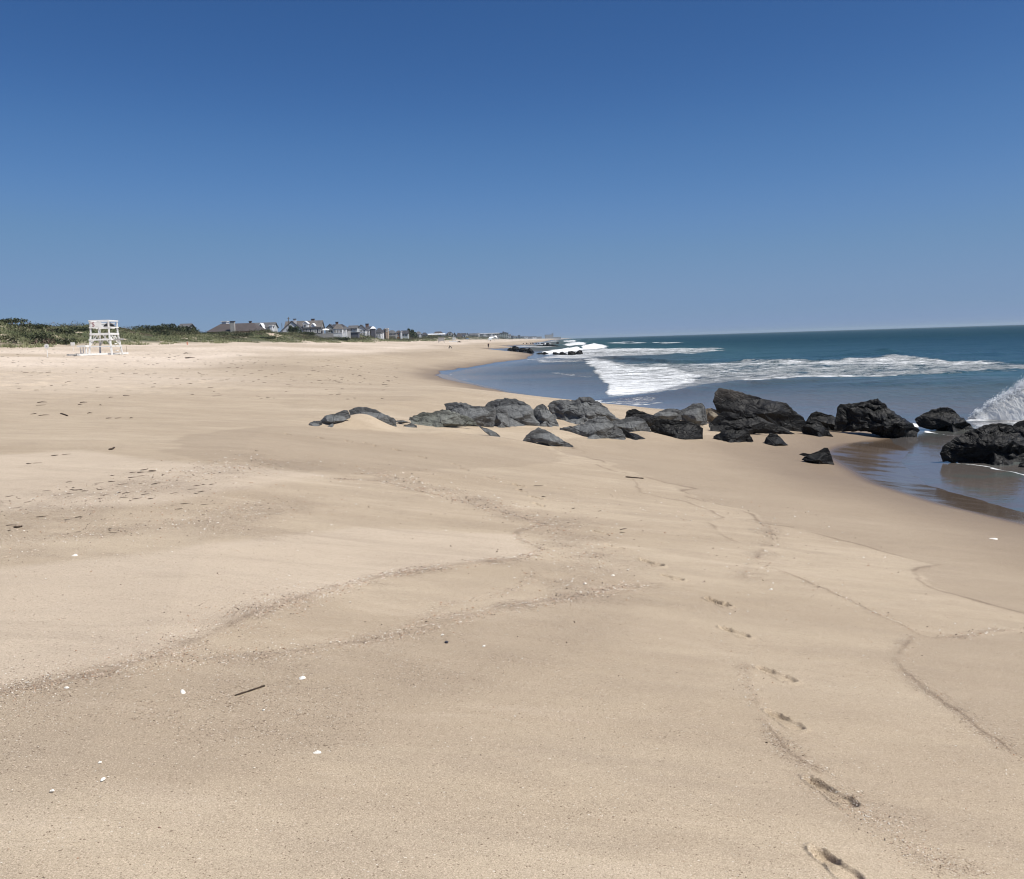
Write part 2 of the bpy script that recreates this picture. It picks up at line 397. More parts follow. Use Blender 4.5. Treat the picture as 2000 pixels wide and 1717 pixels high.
# drifts piled in front of the landward rocks
for (px, py, rx, ry, hh) in ((712, 832, 0.50, 0.28, 0.26), (668, 829, 0.35, 0.25, 0.14), (960, 862, 0.8, 0.5, 0.10), (860, 848, 0.5, 0.4, 0.10), (1090, 848, 0.5, 0.5, 0.10), (1265, 852, 0.5, 0.5, 0.10), (1660, 838, 0.9, 0.7, 0.12)):
    q = hit(px, py); BUMPS.append((q[0], q[1], rx, ry, hh))
L1 = hits([(-80,1372),(0,1352),(150,1325),(300,1290),(320,1275),(430,1230),(520,1190),(620,1158),(750,1125),(900,1103),(1000,1092),(1050,1083)])
L1b = hits([(1050,1083),(1060,1070),(1015,1055),(1010,1040),(1060,1025),(1000,1005),(900,980),(800,955),(740,940),(640,935)])
L2 = hits([(250,1300),(320,1292),(480,1285),(600,1270),(700,1255),(800,1235),(900,1205),(1000,1185),(1100,1170),(1200,1150),(1260,1140)])
L2b = hits([(800,1235),(850,1195),(880,1180),(960,1165),(1020,1145),(1040,1115)])
L3 = hits([(740,925),(900,970),(1000,1000),(1060,1015),(1110,1045),(1130,1080),(1150,1120),(1130,1150)])
L4 = hits(Z(1200,850,2.5,[(-170,60),(-100,100),(0,170),(200,210),(390,262),(330,275),(345,300),(400,320),(550,350),(640,390),(730,430),(860,450),(1000,495),(1150,530),(1350,580),(1560,630)]))
L4b = hits(Z(1200,850,2.5,[(1600,632),(1480,650),(1455,665),(1480,710),(1560,750),(1700,790),(1850,835),(2100,895)]))
L5 = hits(Z(1200,850,2.5,[(730,430),(760,470),(770,510),(720,560),(700,600),(620,690)]))
L6 = hits(Z(1200,850,2.5,[(730,640),(850,680),(1000,740),(1150,810),(1300,880),(1400,920),(1480,970),(1560,990),(1700,985),(1830,955),(2000,950),(2150,950)]))
L7 = hits(Z(1300,1100,2.783,[(1340,400),(1260,500),(1250,540),(1300,590),(1400,680),(1500,750),(1590,800),(1700,920),(1850,1010),(2050,1120)]))
L8 = hits(Z(1200,850,2.5,[(60,215),(100,240),(110,265),(200,305),(350,340),(450,370),(530,400),(450,430),(520,480),(600,520)]))
L9 = hits(Z(1300,1100,2.783,[(440,540),(440,620),(450,690),(500,760),(540,850),(600,930),(680,1040),(780,1100),(850,1130)]))
L10 = hits(Z(1300,1100,2.783,[(1000,1300),(1100,1380),(1200,1450),(1300,1520),(1420,1620)]))
L11 = hits([(0,1005),(120,985),(230,965),(330,940),(430,915),(520,905)])
L12 = hits([(0,1060),(120,1045),(260,1035),(400,1015),(500,985)])
P_DAMP = hits([(1060,868),(1130,885),(1230,915),(1350,955),(1335,962),(1360,978),(1430,992),(1490,1020),(1545,1030),(1600,1048),(1740,1082),(1825,1102),(1790,1110),(1785,1120),(1820,1145),(1900,1175),(2000,1200),(2500,1330),(2600,900),(2000,860),(1700,840),(1400,850),(1200,850)])
P_D2 = hits([(2100,1230),(1830,1245),(1790,1240),(1760,1280),(1755,1295),(1800,1340),(1860,1385),(1950,1450),(2150,1580),(2500,1500),(2500,1230)])
P_D3 = hits([(310,880),(340,862),(420,840),(600,833),(850,845),(1000,855),(1110,885),(1100,900),(950,912),(700,928),(640,925),(560,915),(380,900)])
P_D4 = hits([(-300,1400),(0,1352),(300,1290),(600,1270),(900,1205),(1250,1142),(1230,1250),(900,1350),(700,1450),(400,1540),(-300,1640)])
P_L5 = hits([(-200,1130),(300,1080),(700,1030),(1010,1045),(1050,1080),(750,1122),(520,1188),(320,1272),(0,1348),(-200,1400)])
P_L6 = hits([(330,905),(560,918),(640,928),(480,955),(300,985),(0,1000),(-200,1010),(-200,900),(150,880)])

def build_feet():
    """footprint pits: (centre px, centre py, length m, width m, heading, depth)"""
    F = []
    def foot(px, py, L, W_, ang, dep): 
        q = hit(px, py); F.append((q[0], q[1], L*rng.uniform(.92, 1.05), W_*rng.uniform(.9, 1.1), R(ang+rng.uniform(-9, 9)), dep*rng.uniform(.8, 1.15)))
    foot(1515, 1318, .27, .10, 118, .022)
    foot(1532, 1408, .26, .10, 122, .020)
    foot(1622, 1548, .27, .105, 118, .030)
    foot(1630, 1690, .24, .10, 112, .026)
    foot(1272, 1100, .27, .10, 125, .020); foot(1312, 1128, .25, .10, 128, .018)
    foot(1402, 1178, .27, .10, 122, .022); foot(1434, 1236, .25, .10, 124, .018)
    foot(1172, 1040, .26, .09, 125, .014); foot(1200, 1068, .26, .09, 125, .012)
    foot(1046, 972, .26, .10, 125, .022); foot(1052, 986, .25, .10, 125, .016); foot(1012, 948, .26, .10, 125, .022); foot(1018, 958, .25, .10, 125, .016)
    foot(958, 934, .26, .10, 125, .016); foot(905, 916, .26, .10, 125, .018); foot(890, 907, .26, .1, 125, .016); foot(823, 893, .26, .1, 125, .02)
    foot(775, 879, .26, .1, 125, .02); foot(734, 871, .26, .1, 125, .02); foot(716, 866, .26, .1, 125, .02); foot(680, 862, .26, .1, 125, .018)
    foot(625, 855, .26, .1, 125, .016); foot(560, 848, .26, .1, 125, .016)
    return F
FEET = build_feet()

# ------------------------------------------------------------------ ground sheet
def polar(rings, angs):
    Rr, A = np.meshgrid(rings, angs, indexing='ij')
    return Rr*np.sin(A), Rr*np.cos(A)
def grid_faces(nr, na, wrap):
    i = np.arange(nr-1)[:, None]*na; j = np.arange(na if wrap else na-1)[None]
    j2 = (j+1) % na
    return np.stack([i+j, i+j2, i+na+j2, i+na+j], -1).reshape(-1, 4)
def logr(a, b_, g):
    n = int(math.log(b_/a)/math.log(1+g))+1; return a*np.power(b_/a, np.arange(n)/n)
rings = np.concatenate([np.linspace(0.03, 1.45, 12), logr(1.5, 9, 0.0022), logr(9, 14, 0.0036), logr(14, 60, 0.0045), logr(60, 400, 0.008), logr(400, 9500, 0.03), [9500.]])
angs = np.concatenate([np.radians(np.linspace(-180, -62, 40, endpoint=False)), np.radians(np.linspace(-62, -33, 120, endpoint=False)),
                       np.radians(np.linspace(-33, 33, 860, endpoint=False)), np.radians(np.linspace(33, 62, 90, endpoint=False)), np.radians(np.linspace(62, 180, 40, endpoint=False))])
GX, GY = polar(rings, angs); shp = GX.shape; X = GX.ravel(); Y = GY.ravel()
zg = gz(X, Y)
s_ = xw(Y)-X; v_ = xd(Y)-X+3.0*fbm2(X/22, Y/22, 2, 11)
near = (np.hypot(X, Y) < 45) & (Y > -5)
nx, ny = X[near], Y[near]
wob = 0.05*fbm2(nx*1.7, ny*1.7, 3, 41)+0.02*fbm2(nx*9, ny*9, 2, 43)+0.30*ss(7, 18, ny)*fbm2(nx*0.7, ny*0.5, 4, 47, 0.7)
def soft(P, f, sgn=1):
    return ss(f, -f, sdf(nx+wob, ny+wob*0.7, P))
damp = np.zeros(X.size); grav = np.zeros(X.size); tone = np.zeros(X.size); line = np.zeros(X.size)
sc_ = np.clip(np.hypot(nx, ny)/8, 0.35, 4)
d = np.zeros(nx.size)
for P, f, a in ((P_DAMP, 0.05, .70), (P_D2, .03, .55), (P_D3, 0.08, .60), (P_D4, .2, .42)):
    d = np.maximum(d, a*soft(P, f))
damp[near] = d
tone[near] = np.maximum(0.30*soft(P_L5, 0.12), 0.30*soft(P_L6, 0.2))
g = np.zeros(nx.size); ln = np.zeros(nx.size); dz = np.zeros(nx.size)
nbr = fbm2(nx*2.3, ny*2.3, 3, 51)
for P, wd, a, lw, la in ((L1, .10, .95, .025, .5), (L1b, .06, .7, .02, .6), (L2, .09, .9, .02, .4), (L2b, .06, .5, 0, 0), (L3, .34, .6, 0, 0), (L4, .05, .30, .022, 1.0), (L4b, .05, .5, .02, 1.0),
                    (L5, .16, .6, .02, .5), (L6, .05, .45, .017, .75), (L7, .05, .8, .02, .8), (L8, .03, .3, .018, .7), (L9, .06, .9, .014, .8), (L10, .15, 1.0, .02, .7), (L11, .7, .6, 0, 0), (L12, .5, .65, 0, 0)):
    dd = dist_line(nx+wob*0.6, ny+wob*0.6, P)
    g = np.maximum(g, a*np.clip(0.62+0.55*nbr, 0.1, 1)*np.exp(-(dd/(wd*(1+0.8*nbr)))**2))
    if lw: ln = np.maximum(ln, la*np.exp(-(dd/(lw*sc_**0.5))**2)*np.clip(0.65+0.7*nbr, 0, 1)); dz = dz+0.004*np.exp(-(dd/0.05)**2)
g = np.maximum(g, 0.50*soft(P_D4, 0.5)*ss(5.5, -1.0, nx+2.0)*np.clip(0.55+0.6*nbr, 0, 1))
g = np.maximum(g, 0.03+0.08*np.clip(nbr, 0, 1))
grav[near] = g; line[near] = ln
zz = dz
for (fx, fy, L, W_, a, dep) in FEET:
    u = (nx-fx)*math.cos(a)+(ny-fy)*math.sin(a); v = -(nx-fx)*math.sin(a)+(ny-fy)*math.cos(a)
    m = (np.abs(u) < L) & (np.abs(v) < L)
    uu = u[m]/(L/2); vv = v[m]/(W_/2*(1-0.22*np.sin(uu*1.7+0.6)-0.18*np.exp(-((uu+0.05)/0.35)**2)))
    rr = (np.abs(uu)**2.6+np.abs(vv)**2.2)+0.10*noise2(nx[m]*25, ny[m]*25, 5)
    pit = ss(1.30, 0.72, rr)*(0.45+0.35*ss(0.0, 0.7, uu)+0.30*ss(0.1, 0.9, -uu)-0.25*ss(-.9, .6, -vv))
    rim = np.exp(-((rr-1.5)/0.45)**2)*(0.16+0.25*np.clip(noise2(nx[m]*45, ny[m]*45, 8), 0, 1))
    zz[m] += dep*(-pit+rim)*1.7*(1+0.9*ss(4.5, 8, fy))*(1+0.2*noise2(nx[m]*30, ny[m]*30, 6))
# trampled, pock-marked dry sand towards the back of the beach and tiny undulation everywhere
zz = zz+0.004*fbm2(nx*1.2, ny*2.2, 4, 61)
zg[near] += zz
pock = ss(14, 30, s_)*ss(1.0, 0.0, ss(0, 10, v_))*ss(18, 34, np.hypot(X, Y))*ss(500, 200, Y)
pn = fbm2(X*1.6, Y*1.2, 2, 71)
zg = zg-0.07*pock*ss(0.35, 0.95, pn)+0.02*pock*fbm2(X*3, Y*2, 2, 73)
wn = 0.9*fbm2(X/5, Y/9, 2, 81)+0.35*fbm2(X/1.1, Y/2.5, 2, 83)
wetf = ss(6.0, 1.4, s_+wn)*0.55; wetf = np.maximum(wetf, ss(2.2, 0.9, s_+wn*0.45)); 
wetf = np.where((Y > 8) & (Y < 31) & (s_ < 2.0+0.4*wn), np.maximum(wetf, 0.97*ss(2.6, 1.1, s_+wn*0.35)), wetf)
tone = np.maximum(tone, 0.78*ss(14, 26, s_)*(0.65+0.35*fbm2(X/7, Y/16, 3, 91))*1.3*ss(16, 40, np.hypot(X, Y)))
# long tongues of darker, damper sand in the middle distance
tg = fbm2(X/10+3, Y/34, 4, 93)*ss(6, 12, s_)*ss(26, 18, s_)*ss(22, 34, np.hypot(X, Y))*ss(900, 300, Y)
damp = np.maximum(damp, np.clip(tg-0.12, 0, 0.6)); 
damp = np.maximum(damp, 0.45*ss(11, 5, s_)*ss(25, 34, np.hypot(X, Y)))
veg = ss(1.5, 8.0, v_)
grd = mesh_np('ground', np.stack([X, Y, zg], 1), np.vstack([grid_faces(shp[0], shp[1], True)[:, ::-1]]), M_SAND, smooth=True,
              attrs=dict(wet=wetf, damp=damp, gravel=grav, tone=tone, veg=veg, line=line))
tag(grd, 'pale beach sand with swash lines running back to grassy dunes', 'beach', kind='structure')
ZG = zg.reshape(shp)

# ------------------------------------------------------------------ sea
sr = np.concatenate([logr(10, 160, 0.0042), logr(160, 1000, 0.010), logr(1000, 9400, 0.03), [9400.]])
sa = np.concatenate([np.radians(np.linspace(-16, 34, 620, endpoint=False)), np.radians(np.linspace(34, 110, 120))])
SX, SY = polar(sr, sa); sh2 = SX.shape; x = SX.ravel(); y = SY.ravel()
gb = gz(x, y); dep = np.clip(-gb, 0, 10)
PX, PY = topx(np.stack([x, y, np.zeros_like(x)], 1))
PX = np.where(y > 1, PX, -9999)
nz = np.where(y < 42, fbm2(x/0.9, y/1.3, 3, 103), fbm2(x/3.0, y/5.0, 3, 101))
def fpoly(P, f, a, ox=0.0, oy=0.0):
    P = np.array(P, float); m = (PX > P[:, 0].min()-60) & (PX < P[:, 0].max()+60) & (PY > P[:, 1].min()-30) & (PY < P[:, 1].max()+30)
    r = np.zeros(x.size)
    if m.any():
        # vertical pixel distances are foreshortened: weigh them up
        q = sdf(PX[m]+ox*nz[m], (PY[m]+oy*nz[m])*2.0, P*np.array([1, 2.0]))
        r[m] = a*ss(f, -f, q)
    return r
FO = np.zeros(x.size)
for P, f, a, ox, oy in (
    ([(1135,706),(1160,699),(1190,701),(1230,709),(1300,711),(1500,709),(1700,706),(1790,699),(1850,704),(2080,716),(2080,724),(1900,729),(1780,736),(1650,740),(1520,744),(1450,752),(1390,758),(1320,770),(1290,778),(1215,783),(1180,784),(1188,776),(1178,765),(1185,752),(1168,738),(1152,722)], 12, 0.63, 8, 2.5),
    ([(1137,706),(1165,700),(1230,712),(1330,720),(1380,735),(1330,762),(1270,776),(1200,781),(1182,768),(1180,750),(1160,728)], 12, 0.74, 8, 2),
    ([(1230,710),(1550,709),(1700,706),(1790,698),(1850,704),(2000,716),(1850,718),(1700,716),(1500,716),(1300,717)], 6, 0.70, 5, 1),
    ([(1450,745),(1600,735),(1750,733),(1760,738),(1600,743),(1450,752)], 5, 0.75, 5, 1),
    ([(1060,697),(1100,687),(1200,684),(1400,678),(1430,682),(1380,690),(1250,697),(1180,700),(1140,704),(1050,702)], 8, 0.66, 6, 1.5),
    ([(1100,686),(1180,680),(1330,680),(1395,679),(1380,684),(1250,690),(1150,692)], 6, 0.72, 6, 1),
    ([(1300,688),(1500,684),(1520,688),(1330,692)], 6, 0.45, 6, 1),
    ([(1055,688),(1075,684),(1100,681),(1135,680),(1150,674),(1160,670),(1190,676),(1180,682),(1140,684),(1100,690),(1065,693)], 4, 0.9, 3, 1),
    ([(1095,673),(1130,667),(1145,669),(1145,674),(1110,677)], 4, 0.8, 2, .6),
    ([(1100,665),(1128,664),(1125,668),(1098,668)], 3, 0.8, 2, .5),
    ([(1145,666),(1152,665),(1150,668)], 2, 0.7, 1, .5),
    ([(1040,668),(1070,665),(1100,663),(1120,660),(1095,660),(1060,664)], 3, 0.7, 2, .5),
    ([(1010,671),(1040,667),(1060,668),(1030,673)], 3, 0.8, 2, .5),
    ([(1035,701),(1055,697),(1090,700),(1140,702),(1150,708),(1100,711),(1050,711)], 6, 0.55, 5, 1),
    ([(1075,730),(1120,728),(1140,735),(1100,741)], 6, 0.40, 5, 1),
    ([(1160,790),(1180,784),(1290,776),(1290,786),(1230,794),(1190,796)], 6, 0.55, 6, 1),
    ([(1900,800),(2000,805),(2100,830),(2100,900),(1930,870),(1890,828)], 10, 0.55, 8, 3),
    ([(1885,815),(1940,822),(1965,835),(1930,852),(1895,845)], 16, 0.60, 14, 7)):
    FO = np.maximum(FO, fpoly(P, f, a, ox, oy))
def fline(pts, w_, a, sc=1.0):
    global FO
    C = np.array([at(u_, v_, 1) for u_, v_ in pts]); C = CAM+(C-CAM)*(CAM_Z/(CAM_Z-C[:, 2]))[:, None]
    m = (x > C[:, 0].min()-2) & (x < C[:, 0].max()+2) & (y > C[:, 1].min()-2) & (y < C[:, 1].max()+2)
    xs, ys = x[m], y[m]; wx = 0.22*sc*fbm2(xs/1.1, ys/1.1, 3, 301); wy = 0.25*sc*fbm2(xs/0.8, ys/0.8, 3, 303)
    d_ = dist_line(xs+wx, ys+wy, C); k = np.clip(0.75+0.5*fbm2(xs/1.3, ys/0.9, 2, 305), 0.1, 1.0)
    F0 = FO[m]; FO[m] = np.maximum(F0, a*k*np.exp(-(d_/(w_*(0.5+k)))**2))
fline([(1838,902),(1870,908),(1920,915),(1975,925),(2060,938)], 0.08, 0.72)
fline([(1735,891),(1760,889),(1800,893),(1850,897),(1900,905)], 0.06, 0.68)
fline([(1640,905),(1665,900),(1700,897),(1740,893)], 0.05, 0.75)
fline([(1790,842),(1815,848),(1850,851),(1885,853)], 0.12, 0.70)
fline([(1775,826),(1790,838),(1800,846)], 0.14, 0.9)
fline([(1905,835),(1930,840),(1960,846),(2000,850)], 0.22, 0.72)
fline([(1626,907),(1645,903),(1652,899)], 0.06, 0.8)
fline([(868,728),(900,741),(930,749),(965,761),(1000,771),(1060,781)], 0.25, 0.55, 2)
fline([(960,713),(1000,706),(1040,698)], 0.3, 0.6, 2)
fline([(1065,727),(1100,731),(1150,737)], 0.5, 0.72, 3)
fline([(1020,700),(1060,705),(1110,708),(1150,707)], 1.0, 0.75, 4)
fline([(1160,784),(1200,790),(1260,792),(1300,788)], 0.35, 0.72, 2)
fline([(1200,794),(1260,799),(1330,800)], 0.15, 0.7, 1.5)
# sparse lacy remains, and surf strips along the far beach
FO = np.maximum(FO, 0.30*ss(2.5, 0.3, dep)*ss(20, 60, y)*(0.5+0.5*fbm2(x/9, y/30, 3, 111)))
sfar = x-xw(y)
FO = np.maximum(FO, ss(230, 420, y)*0.72*(np.exp(-((sfar-10-6*fbm2(y/80, y*0, 2, 5))/5)**2)+np.exp(-((sfar-32-9*fbm2(y/120, y*0, 2, 8))/7)**2)*ss(-0.1, 0.5, noise2(y/90, x*0, 7))+np.exp(-((sfar-58-9*fbm2(y/120, y*0, 2, 9))/8)**2)*ss(0.0, 0.5, noise2(y/110, x*0, 9))))
edge_ = ss(0.06, 0.012, dep)*ss(0.0, 0.006, dep)
# wave shapes
H = np.zeros(x.size)
fade = ss(0.15, 1.2, dep)
H += 0.10*fade*fbm2(x/7.0+2, y/3.6, 4, 121)+0.12*ss(0.6, 2.5, dep)*fbm2(x/22.0, y/9.0, 3, 131)
H += 0.32*ss(120, 500, y)*ss(1, 4, dep)*np.maximum(0, fbm2(x/60.0, y/40.0, 2, 141))
def ridge(P, wf, wb, h):
    """a wave ridge along a crest line: steep towards the camera side (wf), gentle behind (wb)"""
    global H
    C = np.array([at(a, b_, 1) for a, b_ in P]); C = CAM+(C-CAM)*(CAM_Z/(CAM_Z-C[:, 2]))[:, None]
    xi = np.clip(x, C[0, 0], C[-1, 0]); yc = np.interp(xi, C[:, 0], C[:, 1]); hh = np.interp(xi, C[:, 0], [q[0] for q in h])
    e = y-yc+1.5*noise2(x/5, y/9, 77)
    k = np.where(e < 0, np.exp(-(e/wf)**2), np.exp(-(e/wb)**2))
    H = H + hh*k*ss(3, 0, np.maximum(C[0, 0]-x, x-C[-1, 0]))
ridge([(1150,703),(1190,701),(1300,709),(1550,709),(1700,706),(1790,702),(1900,712),(2050,720)], 3.5, 7.0, [(0.15,),(0.42,),(0.40,),(0.35,),(0.42,),(0.75,),(0.35,),(0.2,)])
ridge([(1600,694),(1700,692),(1790,690),(1860,696),(1950,700)], 5, 8, [(0.1,),(0.5,),(1.5,),(0.5,),(0.1,)])
ridge([(1150,782),(1220,781),(1320,766),(1450,750),(1600,743),(1750,738)], 1.8, 6, [(0.03,),(0.12,),(0.2,),(0.22,),(0.15,),(0.0,)])
ridge([(1100,690),(1250,689),(1400,684)], 5, 9, [(0.1,),(0.35,),(0.2,)])
ridge([(1055,690),(1110,684),(1160,676),(1195,680)], 4, 8, [(0.2,),(0.6,),(0.9,),(0.3,)])
ridge([(1500,765),(1700,757),(1850,754),(2000,752)], 3, 6, [(0.0,),(0.10,),(0.2,),(0.3,)])
H += 0.10*FO*fade*(0.5+fbm2(x*0.9, y*0.9, 3, 151))
zs = H+0.03
F = grid_faces(sh2[0], sh2[1], False)
keep = (gb[F] < 0.06).any(1)
sea = mesh_np('sea', np.stack([x, y, zs], 1), F[keep][:, ::-1], M_SEA, smooth=True, attrs=dict(foam=np.clip(FO, 0, 1.3), depth=dep, far=y/1000))
tag(sea, 'teal sea with broken white surf rolling onto the beach', 'sea', kind='structure')

# breaking wave at the right edge: a churned ridge of foam with spray along its lip
b = NB('white_foam'); n = b.noise(b.pos(), 3.5, 6, 0.7)
b.set(Base_Color=b.mix(b.ramp(n, 0.35, 0.6), (0.80, 0.84, 0.87), (0.92, 0.94, 0.95)), Roughness=0.8, Normal=b.bump(b.noise(b.pos(), 9, 5, 0.7), 0.04))
b.b.inputs['Subsurface Weight'].default_value = 0.0; b.b.inputs['Subsurface Radius'].default_value = (0.3, 0.3, 0.3); b.b.inputs['Subsurface Scale'].default_value = 1.0
tr = b.n('ShaderNodeBsdfTranslucent'); tr.inputs[0].default_value = (0.97, 0.985, 1.0, 1); mx_ = b.n('ShaderNodeMixShader'); mx_.inputs[0].default_value = 0.72
b.t.links.new(b.b.outputs[0], mx_.inputs[1]); b.t.links.new(tr.outputs[0], mx_.inputs[2]); b.t.links.new(mx_.outputs[0], b.out.inputs[0])
M_FOAM = b.m
def breaker():
    tops = Z(1880,730,14.31,[(280,1185),(340,1160),(400,1070),(480,1030),(560,1080),(640,985),(700,920),(800,850),(870,770),(1000,775),(1080,700),(1180,650),(1260,610),(1340,570),(1420,570),(1500,500),(1560,420),(1620,380),(1717,330),(1900,240),(2150,170),(2500,100)])
    nU, nV = 420, 60
    pxs = np.array([t[0] for t in tops]); pys = np.array([t[1] for t in tops])
    V = []
    Yc = 33.5
    u = np.linspace(0, 1, nU); pxu = pxs[0]+(pxs[-1]-pxs[0])*u; pyu = np.interp(pxu, pxs, pys)
    crest = np.array([at(a, c_, Yc) for a, c_ in zip(pxu, pyu)])
    crest0 = crest.copy(); sm_ = np.convolve(np.pad(crest[:, 2], 30, 'edge'), np.hanning(61)/np.hanning(61).sum(), 'same')[30:-30]; crest[:, 2] = sm_
    hgt = np.maximum(crest[:, 2]-0.03, 0.02)
    t = np.linspace(-1, 1, nV)
    prof = np.where(t < 0, (1-np.abs(t)**1.6), (1-np.abs(t)**1.3))
    dy = np.where(t < 0, t, t*1.3)[None]*(0.25+hgt[:, None]*1.1)
    XX = np.repeat(crest[:, 0][:, None], nV, 1); YY = Yc+dy+0*XX; ZZ = prof[None]*hgt[:, None]
    sx = np.gradient(hgt, crest[:, 0]+1e-6*np.arange(nU))[:, None]
    sgn = np.sign(t)[None]; nyv = sgn*0.75*np.abs(t)[None]**0.5; nzv = 0.7*np.ones_like(ZZ); nxv = -sx*0.6
    ln_ = np.sqrt(nxv**2+nyv**2+nzv**2); amp = 0.9*np.clip(hgt[:, None], 0.15, 1.2)
    d1 = 0.05*fbm3(XX*1.6, YY*1.6, ZZ*1.6, 2, 161, 0.5)+0.06*(1-2*np.abs(noise3(XX*5, YY*5, ZZ*6, 165)))+0.045*(1-2*np.abs(noise3(XX*11, YY*11, ZZ*12, 167)))+0.02*noise3(XX*22, YY*22, ZZ*22, 169)
    d1 = d1*amp*np.clip(1.15-np.abs(t)[None]**4, 0, 1)
    XX = XX+d1*nxv/ln_; YY = YY+d1*nyv/ln_; ZZ = ZZ+d1*nzv/ln_-0.05*(np.abs(t)[None]**6)
    V = np.stack([XX.ravel(), YY.ravel(), ZZ.ravel()], 1)
    o = mesh_np('breaking_wave', V, grid_faces(nU, nV, False)[:, ::-1], M_FOAM, smooth=True)
    tag(o, 'white foaming wave breaking beyond the wet black rocks', 'wave', kind='structure')
    # spray droplets and clots thrown up along the lip
    mb = MB(); oct_ = np.array([(1,0,0),(-1,0,0),(0,1,0),(0,-1,0),(0,0,1),(0,0,-1)]); of = [(0,2,4),(2,1,4),(1,3,4),(3,0,4),(2,0,5),(1,2,5),(3,1,5),(0,3,5)]
    for _ in range(11000):
        i = int(rng.integers(5, nU)); c_ = crest0[i].copy(); c_[2] = max(c_[2], crest[i][2])-abs(rng.normal(0, .05)); h = hgt[i]
        q = rng.normal(0, 1, 3)*np.array([0.07, 0.10, 0.05])*(0.4+h)+np.array([-0.03, 0, abs(rng.normal(0, 0.045))*(0.4+h)])
        r = 0.006+0.018*rng.random()**2.5
        mb.add(oct_*r*rng.uniform(.7, 1.3, 3)+c_+q+[0, 0, -0.02], of)
    s = mb.build('sea_spray', M_FOAM)
    tag(s, 'droplets of spray thrown up by the breaking wave', 'spray', kind='stuff')
breaker()

